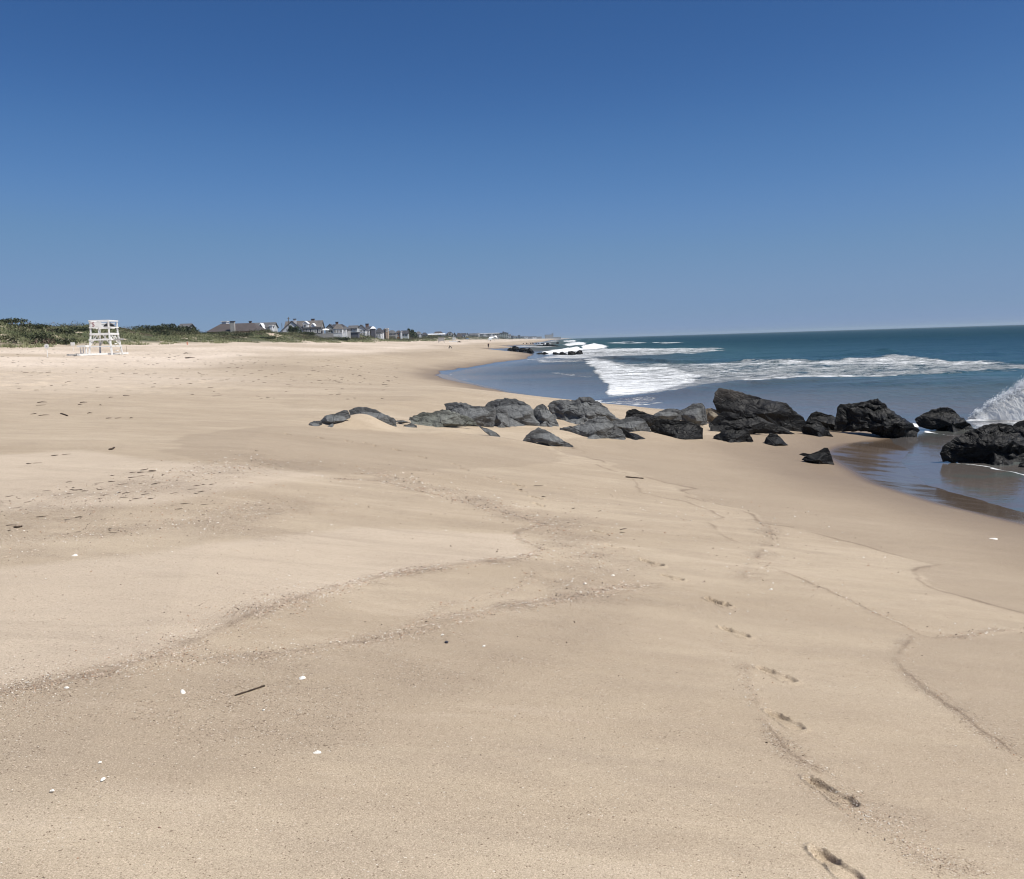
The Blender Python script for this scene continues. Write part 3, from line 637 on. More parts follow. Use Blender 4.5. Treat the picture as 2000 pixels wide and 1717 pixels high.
# ------------------------------------------------------------------ rocks of the groin
def resample(P, n):
    P = np.array(P, float); Q = np.vstack([P, P[:1]]); L = np.r_[0, np.cumsum(np.hypot(*(Q[1:]-Q[:-1]).T))]
    t = np.linspace(0, L[-1], n, endpoint=False)
    return np.stack([np.interp(t, L, Q[:, 0]), np.interp(t, L, Q[:, 1])], 1)
def rock(label, P, mat, base=None, T=0.5, seed=1, name='boulder', group='boulders of the near groin', K=15, n=132, rough=1.0, cx=0.5, cz=0.42, fl=0.62, Yfix=None, sink=0.45, lean=0.0):
    held = BUMPS[:]; BUMPS.clear()
    P = np.array(P, float); bx = P[:, 0].mean(); by = base if base else P[:, 1].max()-1
    foot = hit(bx, by)
    dr = ray(bx, by); ts = CAM_Z/-dr[2]
    if foot[2] < 0.02 and ts < foot[1]: foot = CAM+dr*ts
    wid = (P[:, 0].max()-P[:, 0].min())*foot[1]/FPX; hei = (P[:, 1].max()-P[:, 1].min())*foot[1]/FPX
    Th = T*min(wid, 1.6*hei+0.1)
    Yp = foot[1]+Th*0.9
    Q = resample(P, n); rs = np.random.default_rng(seed)
    ja = np.stack([noise2(Q[:, 0]*0.22, Q[:, 1]*0.22, seed), noise2(Q[:, 0]*0.22+50, Q[:, 1]*0.22, seed+1)], 1); Q = Q+ja*min(1.3, 0.012*(P[:, 0].max()-P[:, 0].min()))*rough
    dirs = np.array([ray(*q_) for q_ in Q])
    tg_ = np.full(n, foot[1])
    for _ in range(25):
        g_ = np.maximum(gz(dirs[:, 0]*tg_, tg_), 0.0); tn = (CAM_Z-g_)/np.maximum(-dirs[:, 2], 1e-4); tg_ = tg_+0.5*(np.clip(tn, foot[1]*0.7, foot[1]*1.6)-tg_)
    BUMPS.extend(held)
    low = tg_ < Yp+0.02
    W = CAM+dirs*np.where(low, tg_, Yp)[:, None]
    W[low, 2] -= 0.10+0.02*wid; W[low, 1] += 0.05
    G = W[:, [0, 2]]; kk = max(3, n//16)|1; Gy = np.convolve(np.r_[W[-kk:, 1], W[:, 1], W[:kk, 1]], np.ones(kk)/kk, 'same')[kk:-kk]
    mn, mx = G.min(0), G.max(0); c0 = mn+(mx-mn)*np.array([cx, cz]); half = (mx-mn)/2
    facets = []
    for k in range(9):
        th = rs.uniform(0, 2*math.pi); facets.append((math.cos(th), math.sin(th), rs.uniform(0.5, 1.1), rs.uniform(0.5, 1.1)))
    facets.append((0, 1, 0.55, 1.3)); facets.append((rs.uniform(-.4, .4), 1, 0.5, 0.9))
    rr = np.concatenate([[0.0], np.linspace(0, 1, K+1)[1:]**0.8])
    V = [];
    for side in (-1, 1):
        for r in (rr[1:] if side == -1 else rr[1:-1]):
            for j in range(n):
                q = c0+(G[j]-c0)*r; V.append((q[0], q[1], r, side, (Gy[j]-Yp)*r))
    V.append((c0[0], c0[1], 0, -1, 0)); V.append((c0[0], c0[1], 0, 1, 0))
    V = np.array(V); u = (V[:, :2]-(mn+mx)/2)/half; D = 1-V[:, 2]**3.2
    for (nx_, nz_, a, bq) in facets:
        D = np.minimum(D, np.maximum(0.02, (a-(u[:, 0]*nx_+u[:, 1]*nz_))*bq+0.25*(1-V[:, 2])))
    D = D*np.sqrt(np.clip(1-V[:, 2]**6, 0, 1))
    X_ = V[:, 0]; Z_ = V[:, 1]; Y_ = Yp+V[:, 4]+V[:, 3]*D*Th+lean*(Z_-c0[1])
    f = fbm3(X_*1.7/fl, Y_*1.7/fl, Z_*2.0/fl, 5, seed+5, 0.5)
    rg = 1-np.abs(fbm3(X_*1.1/fl+9, Y_*1.1/fl, Z_*1.5/fl, 3, seed+8, 0.5))*2
    inn = 1-V[:, 2]**5
    Y_ = Y_+V[:, 3]*0.045*min(wid, 2.2)*rough*(f*0.8-0.4*np.clip(rg, 0, 1)**3)*inn
    Z_ = Z_+0.018*min(wid, 2)*rough*fbm3(X_*5, Y_*5, Z_*5, 3, seed+11)*inn
    VV = np.stack([X_, Y_, Z_], 1); F = []
    def idx(side, k, j): return (k*n+j % n) if side == -1 else (K*n+k*n+j % n if k < K-1 else (K-1)*n+j % n)
    for k in range(K-1):
        for j in range(n):
            F.append((idx(-1, k, j), idx(-1, k, j+1), idx(-1, k+1, j+1), idx(-1, k+1, j)))
            F.append((idx(1, k, j), idx(1, k+1, j), idx(1, k+1, j+1), idx(1, k, j+1)))
    cf, cb = len(VV)-2, len(VV)-1
    for j in range(n): F.append((cf, idx(-1, 0, j+1), idx(-1, 0, j))); F.append((cb, idx(1, 0, j), idx(1, 0, j+1)))
    org = VV.mean(0); org[2] = foot[2]
    o = mesh_np(name, VV-org, F, mat, smooth=False); o.location = org
    bm_fix(o.data)
    return tag(o, label, 'rock', group)
import bmesh
def bm_fix(me):
    bm = bmesh.new(); bm.from_mesh(me); bmesh.ops.recalc_face_normals(bm, faces=bm.faces[:]); bm.to_mesh(me); bm.free()
ZA = lambda p: Z(580,740,6.25,p); ZB = lambda p: Z(850,740,6.25,p); ZC = lambda p: Z(1150,740,6.25,p); ZD = lambda p: Z(1370,740,6.25,p); ZE = lambda p: Z(1620,740,5.263,p)
rock('small flat grey boulder at the landward tip of the near rocks', ZA([(125,580),(160,530),(220,513),(300,515),(310,560),(230,590)]), M_RDRY, seed=11, T=.6)
rock('long low grey boulder sloping up beside the landward tip', ZA([(220,600),(300,500),(350,445),(450,430),(560,385),(620,385),(655,450),(650,480),(540,500),(520,540),(500,580),(440,612),(380,615),(310,600)]), M_RDRY, base=835, seed=12, T=.45)
rock('arched grey slab half buried by a sand drift', ZA([(630,385),(700,350),(800,340),(870,350),(960,375),(1020,410),(1110,445),(1180,480),(1215,510),(1212,605),(1080,605),(900,600),(720,600),(640,560),(655,455)]), M_RDRY, base=834.5, seed=13, T=.33)
rock('small grey stone poking from the sand drift under the arched slab', ZA([(885,594),(960,535),(1030,522),(1055,560),(1057,594)]), M_RDRY, base=836.5, seed=14, T=.5, Yfix=None)
rock('thin dark sliver of stone between the arched slab and green boulder', ZA([(1200,520),(1225,508),(1300,505),(1380,530),(1300,545),(1240,540)]), M_RDRY, base=829, seed=15, T=.5, sink=.08)
rock('low wedge stone at the left foot of the green boulder', ZA([(1238,606),(1320,560),(1400,543),(1462,570),(1470,606)]), M_RDRY, seed=16, T=.5)
rock('flat greenish grey boulder with dark cracks', ZA([(1365,500),(1375,470),(1420,455),(1460,435),(1530,400),(1660,410),(1800,370),(1830,380),(1900,400),(2000,430),(2080,460),(2180,520),(2200,570),(2080,575),(1980,585),(1800,592),(1460,604),(1420,570)]), M_RGRN, base=835, seed=17, T=.35)
rock('smooth grey block leaning behind the green boulder', ZB([(115,310),(170,290),(260,282),(380,300),(450,325),(600,340),(740,370),(735,480),(715,592),(560,580),(440,560),(310,500),(190,440),(130,400)]), M_RDRY, base=835, seed=18, T=.42)
rock('dark upright block wedged beneath the grey dome', ZB([(740,380),(790,360),(870,380),(900,480),(922,600),(705,597),(715,470)]), M_RDRY, base=835.5, seed=19, T=.6)
rock('large rounded grey dome boulder with a dark notch', ZB([(600,345),(640,290),(720,255),(860,235),(980,245),(1080,275),(1150,320),(1195,380),(1200,450),(1270,540),(1272,592),(1080,600),(900,600),(760,600),(640,580)]), M_RDRY, base=833, seed=20, T=.48)
rock('pointed grey boulder right of the dome', ZB([(1190,385),(1240,330),(1310,303),(1360,340),(1400,400),(1480,500),(1522,605),(1440,600),(1300,592),(1200,595),(1170,500)]), M_RDRY, base=834, seed=21, T=.5)
rock('broad jagged grey boulder at the centre of the groin', ZB([(1365,325),(1420,280),(1550,250),(1700,265),(1760,225),(1850,213),(1920,235),(2000,288),(2090,340),(2130,400),(2200,450),(2255,490),(2200,540),(2000,560),(1700,570),(1500,560),(1420,420)]), M_RDRY, base=829, seed=22, T=.42, rough=1.3)
rock('wide grey slab lying in front of the broad jagged boulder', ZB([(1515,600),(1700,570),(1830,540),(1890,490),(2000,460),(2060,455),(2130,500),(2230,580),(2300,650),(2335,735),(2260,752),(2125,757),(2000,750),(1800,742),(1680,722),(1600,680),(1520,640)]), M_RDRY, base=858, seed=23, T=.45)
rock('dark boulder with a wet right edge beside the wide slab', ZC([(230,525),(440,480),(520,455),(620,470),(700,520),(740,590),(765,655),(700,668),(640,690),(560,690),(480,680),(420,640),(300,570)]), M_RDRY, base=850, seed=24, T=.45)
rock('low black shard at the foot of the wide slab', ZC([(395,590),(500,650),(600,680),(715,748),(620,750),(430,740),(400,660)]), M_RMIX, base=858.5, seed=25, T=.5)
rock('dark angular boulder with a squared left end', ZC([(443,475),(460,400),(500,373),(560,370),(650,400),(770,440),(850,460),(910,500),(890,600),(740,590),(600,560)]), M_RMIX, base=838, seed=26, T=.5)
rock('brown grey boulder behind the long black one', ZC([(780,445),(860,395),(960,365),(1040,365),(1110,380),(1140,500),(1000,540),(860,520)]), M_RDRY, base=832, seed=27, T=.5)
rock('tall rounded brown grey boulder above the long black one', ZC([(1100,390),(1190,355),(1260,305),(1380,295),(1420,350),(1450,500),(1442,560),(1330,580),(1200,560),(1110,500)]), M_RDRY, base=834, seed=28, T=.5)
rock('long black wet boulder resting low on the sand', ZC([(735,590),(800,540),(900,480),(1000,500),(1200,520),(1350,570),(1390,610),(1387,742),(1150,744),(1000,717),(880,672),(770,652)]), M_RWET, base=857, seed=29, T=.45)
rock('sandy brown stone showing between two dark boulders', ZC([(1415,365),(1500,355),(1580,390),(1610,440),(1580,500),(1500,540),(1440,520)]), M_RBRN, base=829, seed=30, T=.5)
rock('huge slanting boulder with a brown top and black face', ZD([(140,285),(160,170),(215,108),(300,125),(400,140),(560,190),(750,240),(900,270),(1030,295),(1100,360),(1160,415),(1250,470),(1265,520),(1235,645),(1120,655),(900,620),(700,560),(480,500),(300,470),(190,400)]), M_RMIX, base=841, seed=31, T=.34, n=160, fl=1.1, cz=0.5, rough=0.8)
rock('dark blue grey wedge slab below the huge slanting boulder', ZD([(88,560),(150,500),(250,398),(330,400),(420,425),(530,385),(620,420),(740,480),(900,560),(1150,675),(1050,676),(650,668),(560,680),(380,690),(200,690),(95,650)]), M_RMIX, base=849, seed=32, T=.35, n=150, rough=0.6)
rock('lumpy barnacled boulder in front of the wedge slab', ZD([(100,752),(150,690),(240,650),(300,590),(380,560),(480,555),(540,600),(600,680),(647,772),(560,792),(300,782),(240,748)]), M_RWET, base=865, seed=33, T=.5, rough=1.6)
rock('small black pyramid rock alone on the wet sand', ZD([(748,812),(790,720),(830,665),(930,675),(980,730),(1030,790),(1097,832),(900,832)]), M_RWET, base=872, seed=34, T=.6)
rock('glistening black pointed rock right of the slanting boulder', ZD([(1210,570),(1290,500),(1350,480),(1400,490),(1480,560),(1560,640),(1612,712),(1400,708),(1240,688),(1215,620)]), M_RWET, base=853, seed=35, T=.5, rough=1.4)
rock('dark rounded rock behind the glistening pointed one', ZD([(1290,495),(1340,420),(1400,393),(1500,420),(1610,450),(1660,500),(1742,592),(1700,637),(1560,642),(1400,600)]), M_RWET, base=841.5, seed=36, T=.5)
rock('small sharp bluish wedge at the edge of the water', ZD([(1188,922),(1240,905),(1330,915),(1420,885),(1500,840),(1545,842),(1580,920),(1622,1054),(1450,1057),(1300,1017),(1222,987),(1262,945)]), M_RWET, base=908, seed=37, T=.5, rough=.5)
rock('massive black layered boulder by the water', ZE([(58,385),(80,300),(100,260),(200,255),(310,250),(400,215),(490,205),(560,250),(650,330),(770,410),(850,460),(932,532),(892,580),(880,618),(600,610),(480,575),(380,540),(200,540),(45,530)]), M_RWET, base=857, seed=38, T=.42, n=160, rough=1.3)
rock('mossy dark dome boulder standing in the swash', ZE([(875,420),(930,375),(1050,320),(1180,288),(1250,300),(1330,370),(1420,440),(1492,522),(1445,565),(1370,580),(1240,560),(1120,530),(1000,515),(915,490)]), M_RWET, base=846, seed=39, T=.5)
rock('biggest black boulder glinting at the right edge of the water', ZE([(1140,762),(1170,690),(1270,620),(1380,570),(1500,510),(1640,465),(1740,450),(1860,465),(1930,530),(2010,620),(2060,760),(2040,900),(1950,926),(1830,928),(1700,913),(1600,883),(1400,863),(1160,853)]), M_RWET, base=913, seed=40, T=.45, n=160, rough=1.5)
rock('mossy green black boulder cut by the right picture edge', ZE([(1880,480),(1940,440),(2000,425),(2080,430),(2160,480),(2230,640),(2200,760),(2000,760),(1920,640)]), M_RWET, base=880, seed=41, T=.5)
rock('small wet stone at the foot of the biggest black boulder', ZE([(1938,905),(1960,860),(2020,838),(2090,850),(2120,935),(2000,935)]), M_RWET, base=917, seed=42, T=.5)
rock('narrow tapering grey stone sliding down the sand', ZB([(508,560),(560,585),(650,612),(740,652),(780,690),(820,732),(700,716),(640,670),(570,620)]), M_RDRY, base=855, seed=43, T=.35)
rock('lone sloping grey rock nearest to the footprints', ZB([(1068,758),(1110,690),(1190,630),(1270,592),(1340,620),(1450,680),(1560,750),(1650,790),(1702,842),(1560,845),(1420,825),(1300,785),(1180,768)]), M_RDRY, base=873, seed=44, T=.4)
rock('dark curved tip of a buried rock in front of the green boulder', ZA([(1830,638),(1870,636),(1905,650),(1946,694),(1900,682),(1860,664)]), M_RDRY, base=848, seed=45, T=.4, sink=.12)
rock('thin crescent of buried rock left of the curved tip', ZA([(1604,664),(1650,640),(1700,632),(1740,634),(1680,650),(1640,660)]), M_RDRY, base=845.5, seed=46, T=.4, sink=.12)

ZG2 = lambda p: Z(980,630,11.11,p)
g2 = 'boulders of the second groin'
for lb, P, bs in (('rounded brown boulder at the landward end of the second groin', [(118,610),(130,570),(200,540),(260,560),(260,625)], 686),
    ('tall dark boulder second from the landward end of the second groin', [(220,600),(230,515),(300,508),(380,545),(410,600),(390,635),(260,630)], 686.5),
    ('broad dark brown boulder in the middle of the second groin', [(370,620),(400,555),(470,545),(560,575),(600,640),(480,652),(380,642)], 688),
    ('sloping black boulder by the water at the second groin', [(540,640),(560,575),(600,550),(660,590),(720,660),(740,680),(640,668),(550,655)], 690),
    ('low black rock awash beyond the second groin landward cluster', [(740,680),(800,655),(880,650),(900,685)], 691.5),
    ('black rock sloping into surf at the middle gap of the second groin', [(880,685),(905,640),(940,635),(990,660),(1060,694)], 692),
    ('square black boulder with surf on its left in the second groin', [(1103,690),(1108,645),(1180,645),(1230,665),(1250,705)], 693),
    ('black humped boulder between two square ones in the second groin', [(1230,705),(1260,650),(1310,628),(1360,655),(1420,680),(1430,710)], 693.5),
    ('blocky black boulder near the seaward end of the second groin', [(1425,705),(1440,625),(1520,620),(1600,635),(1610,700),(1530,715)], 693.8),
    ('tall rounded black boulder at the seaward end of the second groin', [(1590,680),(1640,620),(1690,595),(1740,610),(1762,680),(1740,700),(1610,705)], 692.5),
    ('tiny rock awash just off the second groin', [(1840,672),(1870,664),(1900,674)], 691.0),
    ('low rock awash farthest off the second groin', [(1990,690),(2030,672),(2080,690)], 692)):
    q = ZG2(P); rock(lb, q, M_RWET, base=bs, seed=hash(lb) % 997 if False else len(lb)*7+int(bs), group=g2, K=6, n=40, T=.5, rough=1.4)
g3 = 'boulders of the third groin'
for i, (lb, P, bs) in enumerate((('low black rock at the left of the third groin', [(740,505),(800,490),(880,495),(900,515)], 676),
    ('dark rock third groin, left of its peak', [(870,515),(900,470),(960,480),(980,518)], 676.6),
    ('peaked black boulder topping the third groin', [(940,515),(970,450),(1000,428),(1040,460),(1080,518)], 676.8),
    ('black boulder right of the peak of the third groin', [(1060,520),(1080,470),(1130,480),(1190,495),(1200,520)], 677),
    ('low tapering rock at the seaward end of the third groin', [(1180,520),(1200,495),(1250,505),(1290,524)], 677))):
    rock(lb, ZG2(P), M_RWET, base=bs, seed=60+i, group=g3, K=6, n=36, T=.6, rough=1.4)
g4 = 'dark stubs of the fourth groin'
for i, (a, c_, h) in enumerate(((455,478,18),(525,552,26),(560,580,20),(610,640,26),(660,690,28),(735,760,26),(790,815,20),(850,930,22),(960,1010,30),(1185,1240,40))):
    lb = ['thin stub nearest the beach in the fourth groin', 'second stub from the beach in the fourth groin', 'third stub from the beach in the fourth groin', 'fourth stub from the beach in the fourth groin', 'fifth stub from the beach in the fourth groin',
          'sixth stub from the beach in the fourth groin', 'seventh stub from the beach in the fourth groin', 'wide low rock amid surf in the fourth groin', 'dark rock above the peaked boulder in the fourth groin', 'far isolated black rock off the fourth groin'][i]
    rock(lb, ZG2([(a,462),(a+4,462-h),(c_-3,462-h*0.8),(c_,463)]), M_RWET, base=671.6, seed=80+i, group=g4, K=5, n=24, T=.6, rough=1.2, name='groin_stub')
# ------------------------------------------------------------------ dune plants
def onray(px, Y, py=665):
    d = ray(px, py); X_ = d[0]*Y; return np.array([X_, Y, float(gz(X_, Y))])
def leaf_clump(name, mat, spots, leaf, per, parent=None, tall=1.0):
    """spots: (x, y, z, rx, ry, rz) ellipsoids filled with small leaf faces"""
    Vs = []; Sh = []
    for (cx, cy, cz, rx, ry, rz) in spots:
        n = int(per*max(0.3, (rx*rz)))
        d = rng.normal(0, 1, (n, 3)); d /= np.linalg.norm(d, axis=1)[:, None]; r = rng.random(n)**0.4
        lump = 1+0.22*noise3(d[:, 0]*2.1+cx, d[:, 1]*2.1+cy, d[:, 2]*2.1, 3)+0.12*noise3(d[:, 0]*5+cx, d[:, 1]*5, d[:, 2]*5, 9)
        c_ = np.array([cx, cy, cz])+d*(r*lump)[:, None]*[rx, ry, rz]; c_[:, 2] = np.maximum(c_[:, 2], cz-0.75*rz)
        a = rng.normal(0, 1, (n, 3)); a /= np.linalg.norm(a, axis=1)[:, None]; b2 = np.cross(a, rng.normal(0, 1, (n, 3))); b2 /= np.linalg.norm(b2, axis=1)[:, None]
        s_1 = leaf*rng.uniform(0.6, 1.4, n)[:, None]
        Vs.append(np.stack([c_+a*s_1, c_-a*s_1*0.6+b2*s_1*0.6, c_-a*s_1*0.5-b2*s_1*0.6], 1).reshape(-1, 3)); Sh.append(np.repeat(np.clip(0.5+0.3*rng.normal(0, 1, n), 0, 1), 3))
    V = np.vstack(Vs); F = np.arange(len(V)).reshape(-1, 3)
    return mesh_np(name, V, F, mat, parent, False, dict(shade=np.concatenate(Sh)))

def grass_blades():
    n = 150000
    Yv = 62+rng.random(n)**1.6*620; off = rng.uniform(-4, 46, n)
    Xv = xd(Yv)-off
    vv = xd(Yv)-Xv+3.0*fbm2(Xv/22, Yv/22, 2, 11)
    clump = fbm2(Xv/1.6, Yv/2.2, 2, 201)+0.6*fbm2(Xv/9, Yv/14, 2, 203)
    dens = np.where(vv < 7, ss(-2.5, 6, vv)*0.55-0.25*(vv < 1), 0.85)
    sandy = fbm2(Xv/10, Yv/24, 2, 205)
    ok = (clump*0.9 > 0.55-dens*1.25) & (vv > -2.5) & (sandy < 0.55)
    px_, py_ = topx(np.stack([Xv, Yv, np.full(n, 5.0)], 1)); ok &= (px_ > -160) & (px_ < 1000)
    Xv, Yv, vv = Xv[ok], Yv[ok], vv[ok]; m = len(Xv); Zv = gz(Xv, Yv)-0.03
    h = rng.uniform(0.25, 0.75, m)*np.where(vv < 6, 0.8, 0.62); w_ = 0.035+0.00022*Yv
    V = []; S = []
    for k in range(3):
        a = rng.uniform(0, 2*math.pi, m); bx = rng.normal(0, 0.10, m); by = rng.normal(0, 0.10, m); ln_ = rng.normal(0, 0.30, (m, 2))*h[:, None]
        P0 = np.stack([Xv+bx+np.cos(a)*w_, Yv+by+np.sin(a)*w_, Zv], 1); P1 = np.stack([Xv+bx-np.cos(a)*w_, Yv+by-np.sin(a)*w_, Zv], 1)
        P2 = np.stack([Xv+bx+ln_[:, 0]+0.1*h, Yv+by+ln_[:, 1], Zv+h*rng.uniform(0.7, 1.1, m)], 1)
        V.append(np.stack([P0, P1, P2], 1).reshape(-1, 3)); 
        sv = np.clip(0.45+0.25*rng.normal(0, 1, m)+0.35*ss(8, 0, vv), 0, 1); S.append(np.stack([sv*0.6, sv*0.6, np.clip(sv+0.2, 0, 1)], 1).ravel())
    V = np.vstack(V)
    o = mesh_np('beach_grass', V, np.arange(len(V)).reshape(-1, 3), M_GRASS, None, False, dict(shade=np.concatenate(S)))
    tag(o, 'tufts of pale green beach grass covering the dunes', 'beach grass', kind='stuff')
grass_blades()
sp = []
for _ in range(900):
    Yv = 75+rng.random()**1.5*620; off = rng.uniform(9, 52); Xv = float(xd(Yv))-off
    if fbm2(np.array(Xv/14), np.array(Yv/30), 2, 211) < -0.05: continue
    r = rng.uniform(0.5, 1.7)*(1+Yv/700); sp.append((Xv, Yv, float(gz(Xv, Yv))+0.1*r, r*1.5, r*1.5, r*rng.uniform(.35, .6)))
for pxs in np.arange(395, 1000, 2.2):
    Yv = 0.5*(300+float(np.interp(pxs, [395, 500, 600, 700, 800, 900, 1000], [270, 280, 318, 400, 545, 880, 1700])))+rng.uniform(-8, 4)
    Yv = float(np.interp(pxs, [395, 500, 600, 700, 800, 900, 1000], [268, 280, 315, 392, 535, 860, 1600]))+rng.uniform(-12, 0); Xv = ray(pxs, 655)[0]*Yv; r = rng.uniform(.6, 1.25)*(Yv/330)**.8
    sp.append((Xv, Yv, float(gz(Xv, Yv))+0.1, r*1.6, r*1.5, r*.75))
tag(leaf_clump('dune_scrub', M_SCRUB, sp, 0.13, 120), 'low brown green scrub scattered over the dunes', 'scrub', kind='stuff')
def shrub(label, px, Y, w_, h_, mat=M_SHRUB, name='shrub', group='dark shrubs on the dunes', n=3, dz=0.0):
    g = onray(px, Y); r = empty(name, g, label=label, cat='shrub', group=group)
    spots = []
    for k in range(n):
        o = (k-(n-1)/2)/max(1, n-1)*w_*0.62; hh = h_*rng.uniform(.72, 1.0); spots.append((g[0]+o, g[1]+rng.uniform(-.6, .6), g[2]+hh*0.42+dz, w_/n*0.85, w_/n*0.9, hh*0.58))
    f = leaf_clump('foliage', mat, spots, 0.11+Y*0.0005, 240); f.data.transform(Matrix.Translation(-Vector(g))); f.parent = r
    for s in spots: MB().tube([(s[0]-g[0], s[1]-g[1], -0.3), (s[0]-g[0]+.1, s[1]-g[1], h_*0.5)], [0.07, 0.04], 6).build('stem', M_TRUNK, r)
shrub('broad dark thicket on the dune crest at the left picture edge', 8, 140, 9.0, 0.7, n=6)
shrub('long dark thicket sloping down the dune crest from the left', 52, 143, 8.0, 0.9, n=6)
shrub('dark green bush below the crest thicket', 68, 132, 5.5, 1.3, n=4)
shrub('rusty brown round bush low on the left dune', 15, 124, 2.2, 1.1, M_SCRUB, n=2)
shrub('rusty brown bush by a sandy bank left of the lifeguard stand', 83, 128, 2.6, 1.1, M_SCRUB, n=2)
shrub('thin dark shrub line on the second dune crest', 112, 150, 6.5, 0.9, n=5)
shrub('dark green patch of shrub halfway down behind the sign stake', 118, 133, 5.0, 0.9, n=4)
shrub('low shrub beneath the lone grey pole', 158, 165, 5, 0.8, n=4)
shrub('dark shrub clump just right of the lifeguard stand', 262, 215, 6, 1.3, n=4)
shrub('tall dark thicket midway along the dunes, left half', 297, 212, 9, 2.5, n=5)
shrub('tall dark thicket midway along the dunes, middle part', 330, 222, 9, 2.8, n=5)
shrub('tall dark thicket midway along the dunes, right end', 362, 232, 8, 2.5, n=5)
shrub('sloping dark bush left of the bare sandy blowout', 300, 190, 7, 1.1, n=4)
shrub('low dark hedge of shrubs before the long brown roof', 410, 250, 12, 0.8, n=6)
shrub('green bush under the grey chimney', 466, 255, 8, 0.7, n=4)
shrub('dark low shrub row leading to the white gabled house', 510, 262, 10, 0.7, n=6)
def tree(label, px, Y, w_, h_, name='evergreen_tree', mat=M_EVERG, group='dark evergreens by the beach houses'):
    g = onray(px, Y); r = empty(name, g, label=label, cat='tree', group=group); spots = []
    for k in range(5):
        t = k/4; spots.append((g[0]+rng.uniform(-.15, .15)*w_*(1-t), g[1]+rng.uniform(-.3, .3), g[2]+h_*(0.25+0.62*t), w_*0.5*(1-0.55*t), w_*0.5*(1-0.5*t), h_*0.2))
    f = leaf_clump('crown', mat, spots, 0.13+Y*0.0005, 140); f.data.transform(Matrix.Translation(-Vector(g))); f.parent = r
    MB().tube([(0, 0, -1), (0.05, 0, h_*0.5), (0, 0, h_*0.85)], [0.18, 0.12, 0.05], 7).build('trunk', M_TRUNK, r)

# ------------------------------------------------------------------ beach houses
def coast_Y(px, off=-86):
    k = ray(px, 650)[0]; Y_ = 300.0
    for _ in range(80):
        Y_ = 0.5*Y_+0.5*min(4200, (off+0.05*max(0, Y_-300))/min(k, -1e-4)) if k < -1e-4 else 4200
    return Y_
def shingle(name, c): return mat_flat(name, c, 0.85, 0.15, 0.8)
RF = dict(brown=shingle('brown_shingles', (0.075, 0.062, 0.060)), grey=shingle('grey_shingles', (0.105, 0.105, 0.11)), dark=shingle('dark_shingles', (0.05, 0.05, 0.06)), tan=shingle('tan_shingles', (0.13, 0.118, 0.11)), white=shingle('white_roofing', (0.75, 0.76, 0.78)))
WL = dict(white=mat_flat('white_siding', (0.62, 0.63, 0.65), 0.6, 0.05, 0.5), grey=mat_flat('grey_shingle_siding', (0.27, 0.27, 0.27), 0.85, 0.15, 0.7), red=mat_flat('dark_red_siding', (0.20, 0.045, 0.05), 0.8, 0.12, 0.7),
          tan=mat_flat('tan_siding', (0.42, 0.33, 0.25), 0.8, 0.1, 0.7), orange=mat_flat('orange_brown_siding', (0.42, 0.19, 0.09), 0.8, 0.12, 0.7), pale=mat_flat('pale_grey_siding', (0.48, 0.50, 0.51), 0.75, 0.08, 0.7), dark=mat_flat('dark_grey_siding', (0.10, 0.10, 0.12), 0.8, 0.15, 0.7), brown=mat_flat('brown_siding', (0.20, 0.14, 0.11), 0.8, 0.15, 0.7), green=mat_flat('grey_green_siding', (0.30, 0.34, 0.32), 0.8, 0.1, 0.6))
WR = random.Random(3)
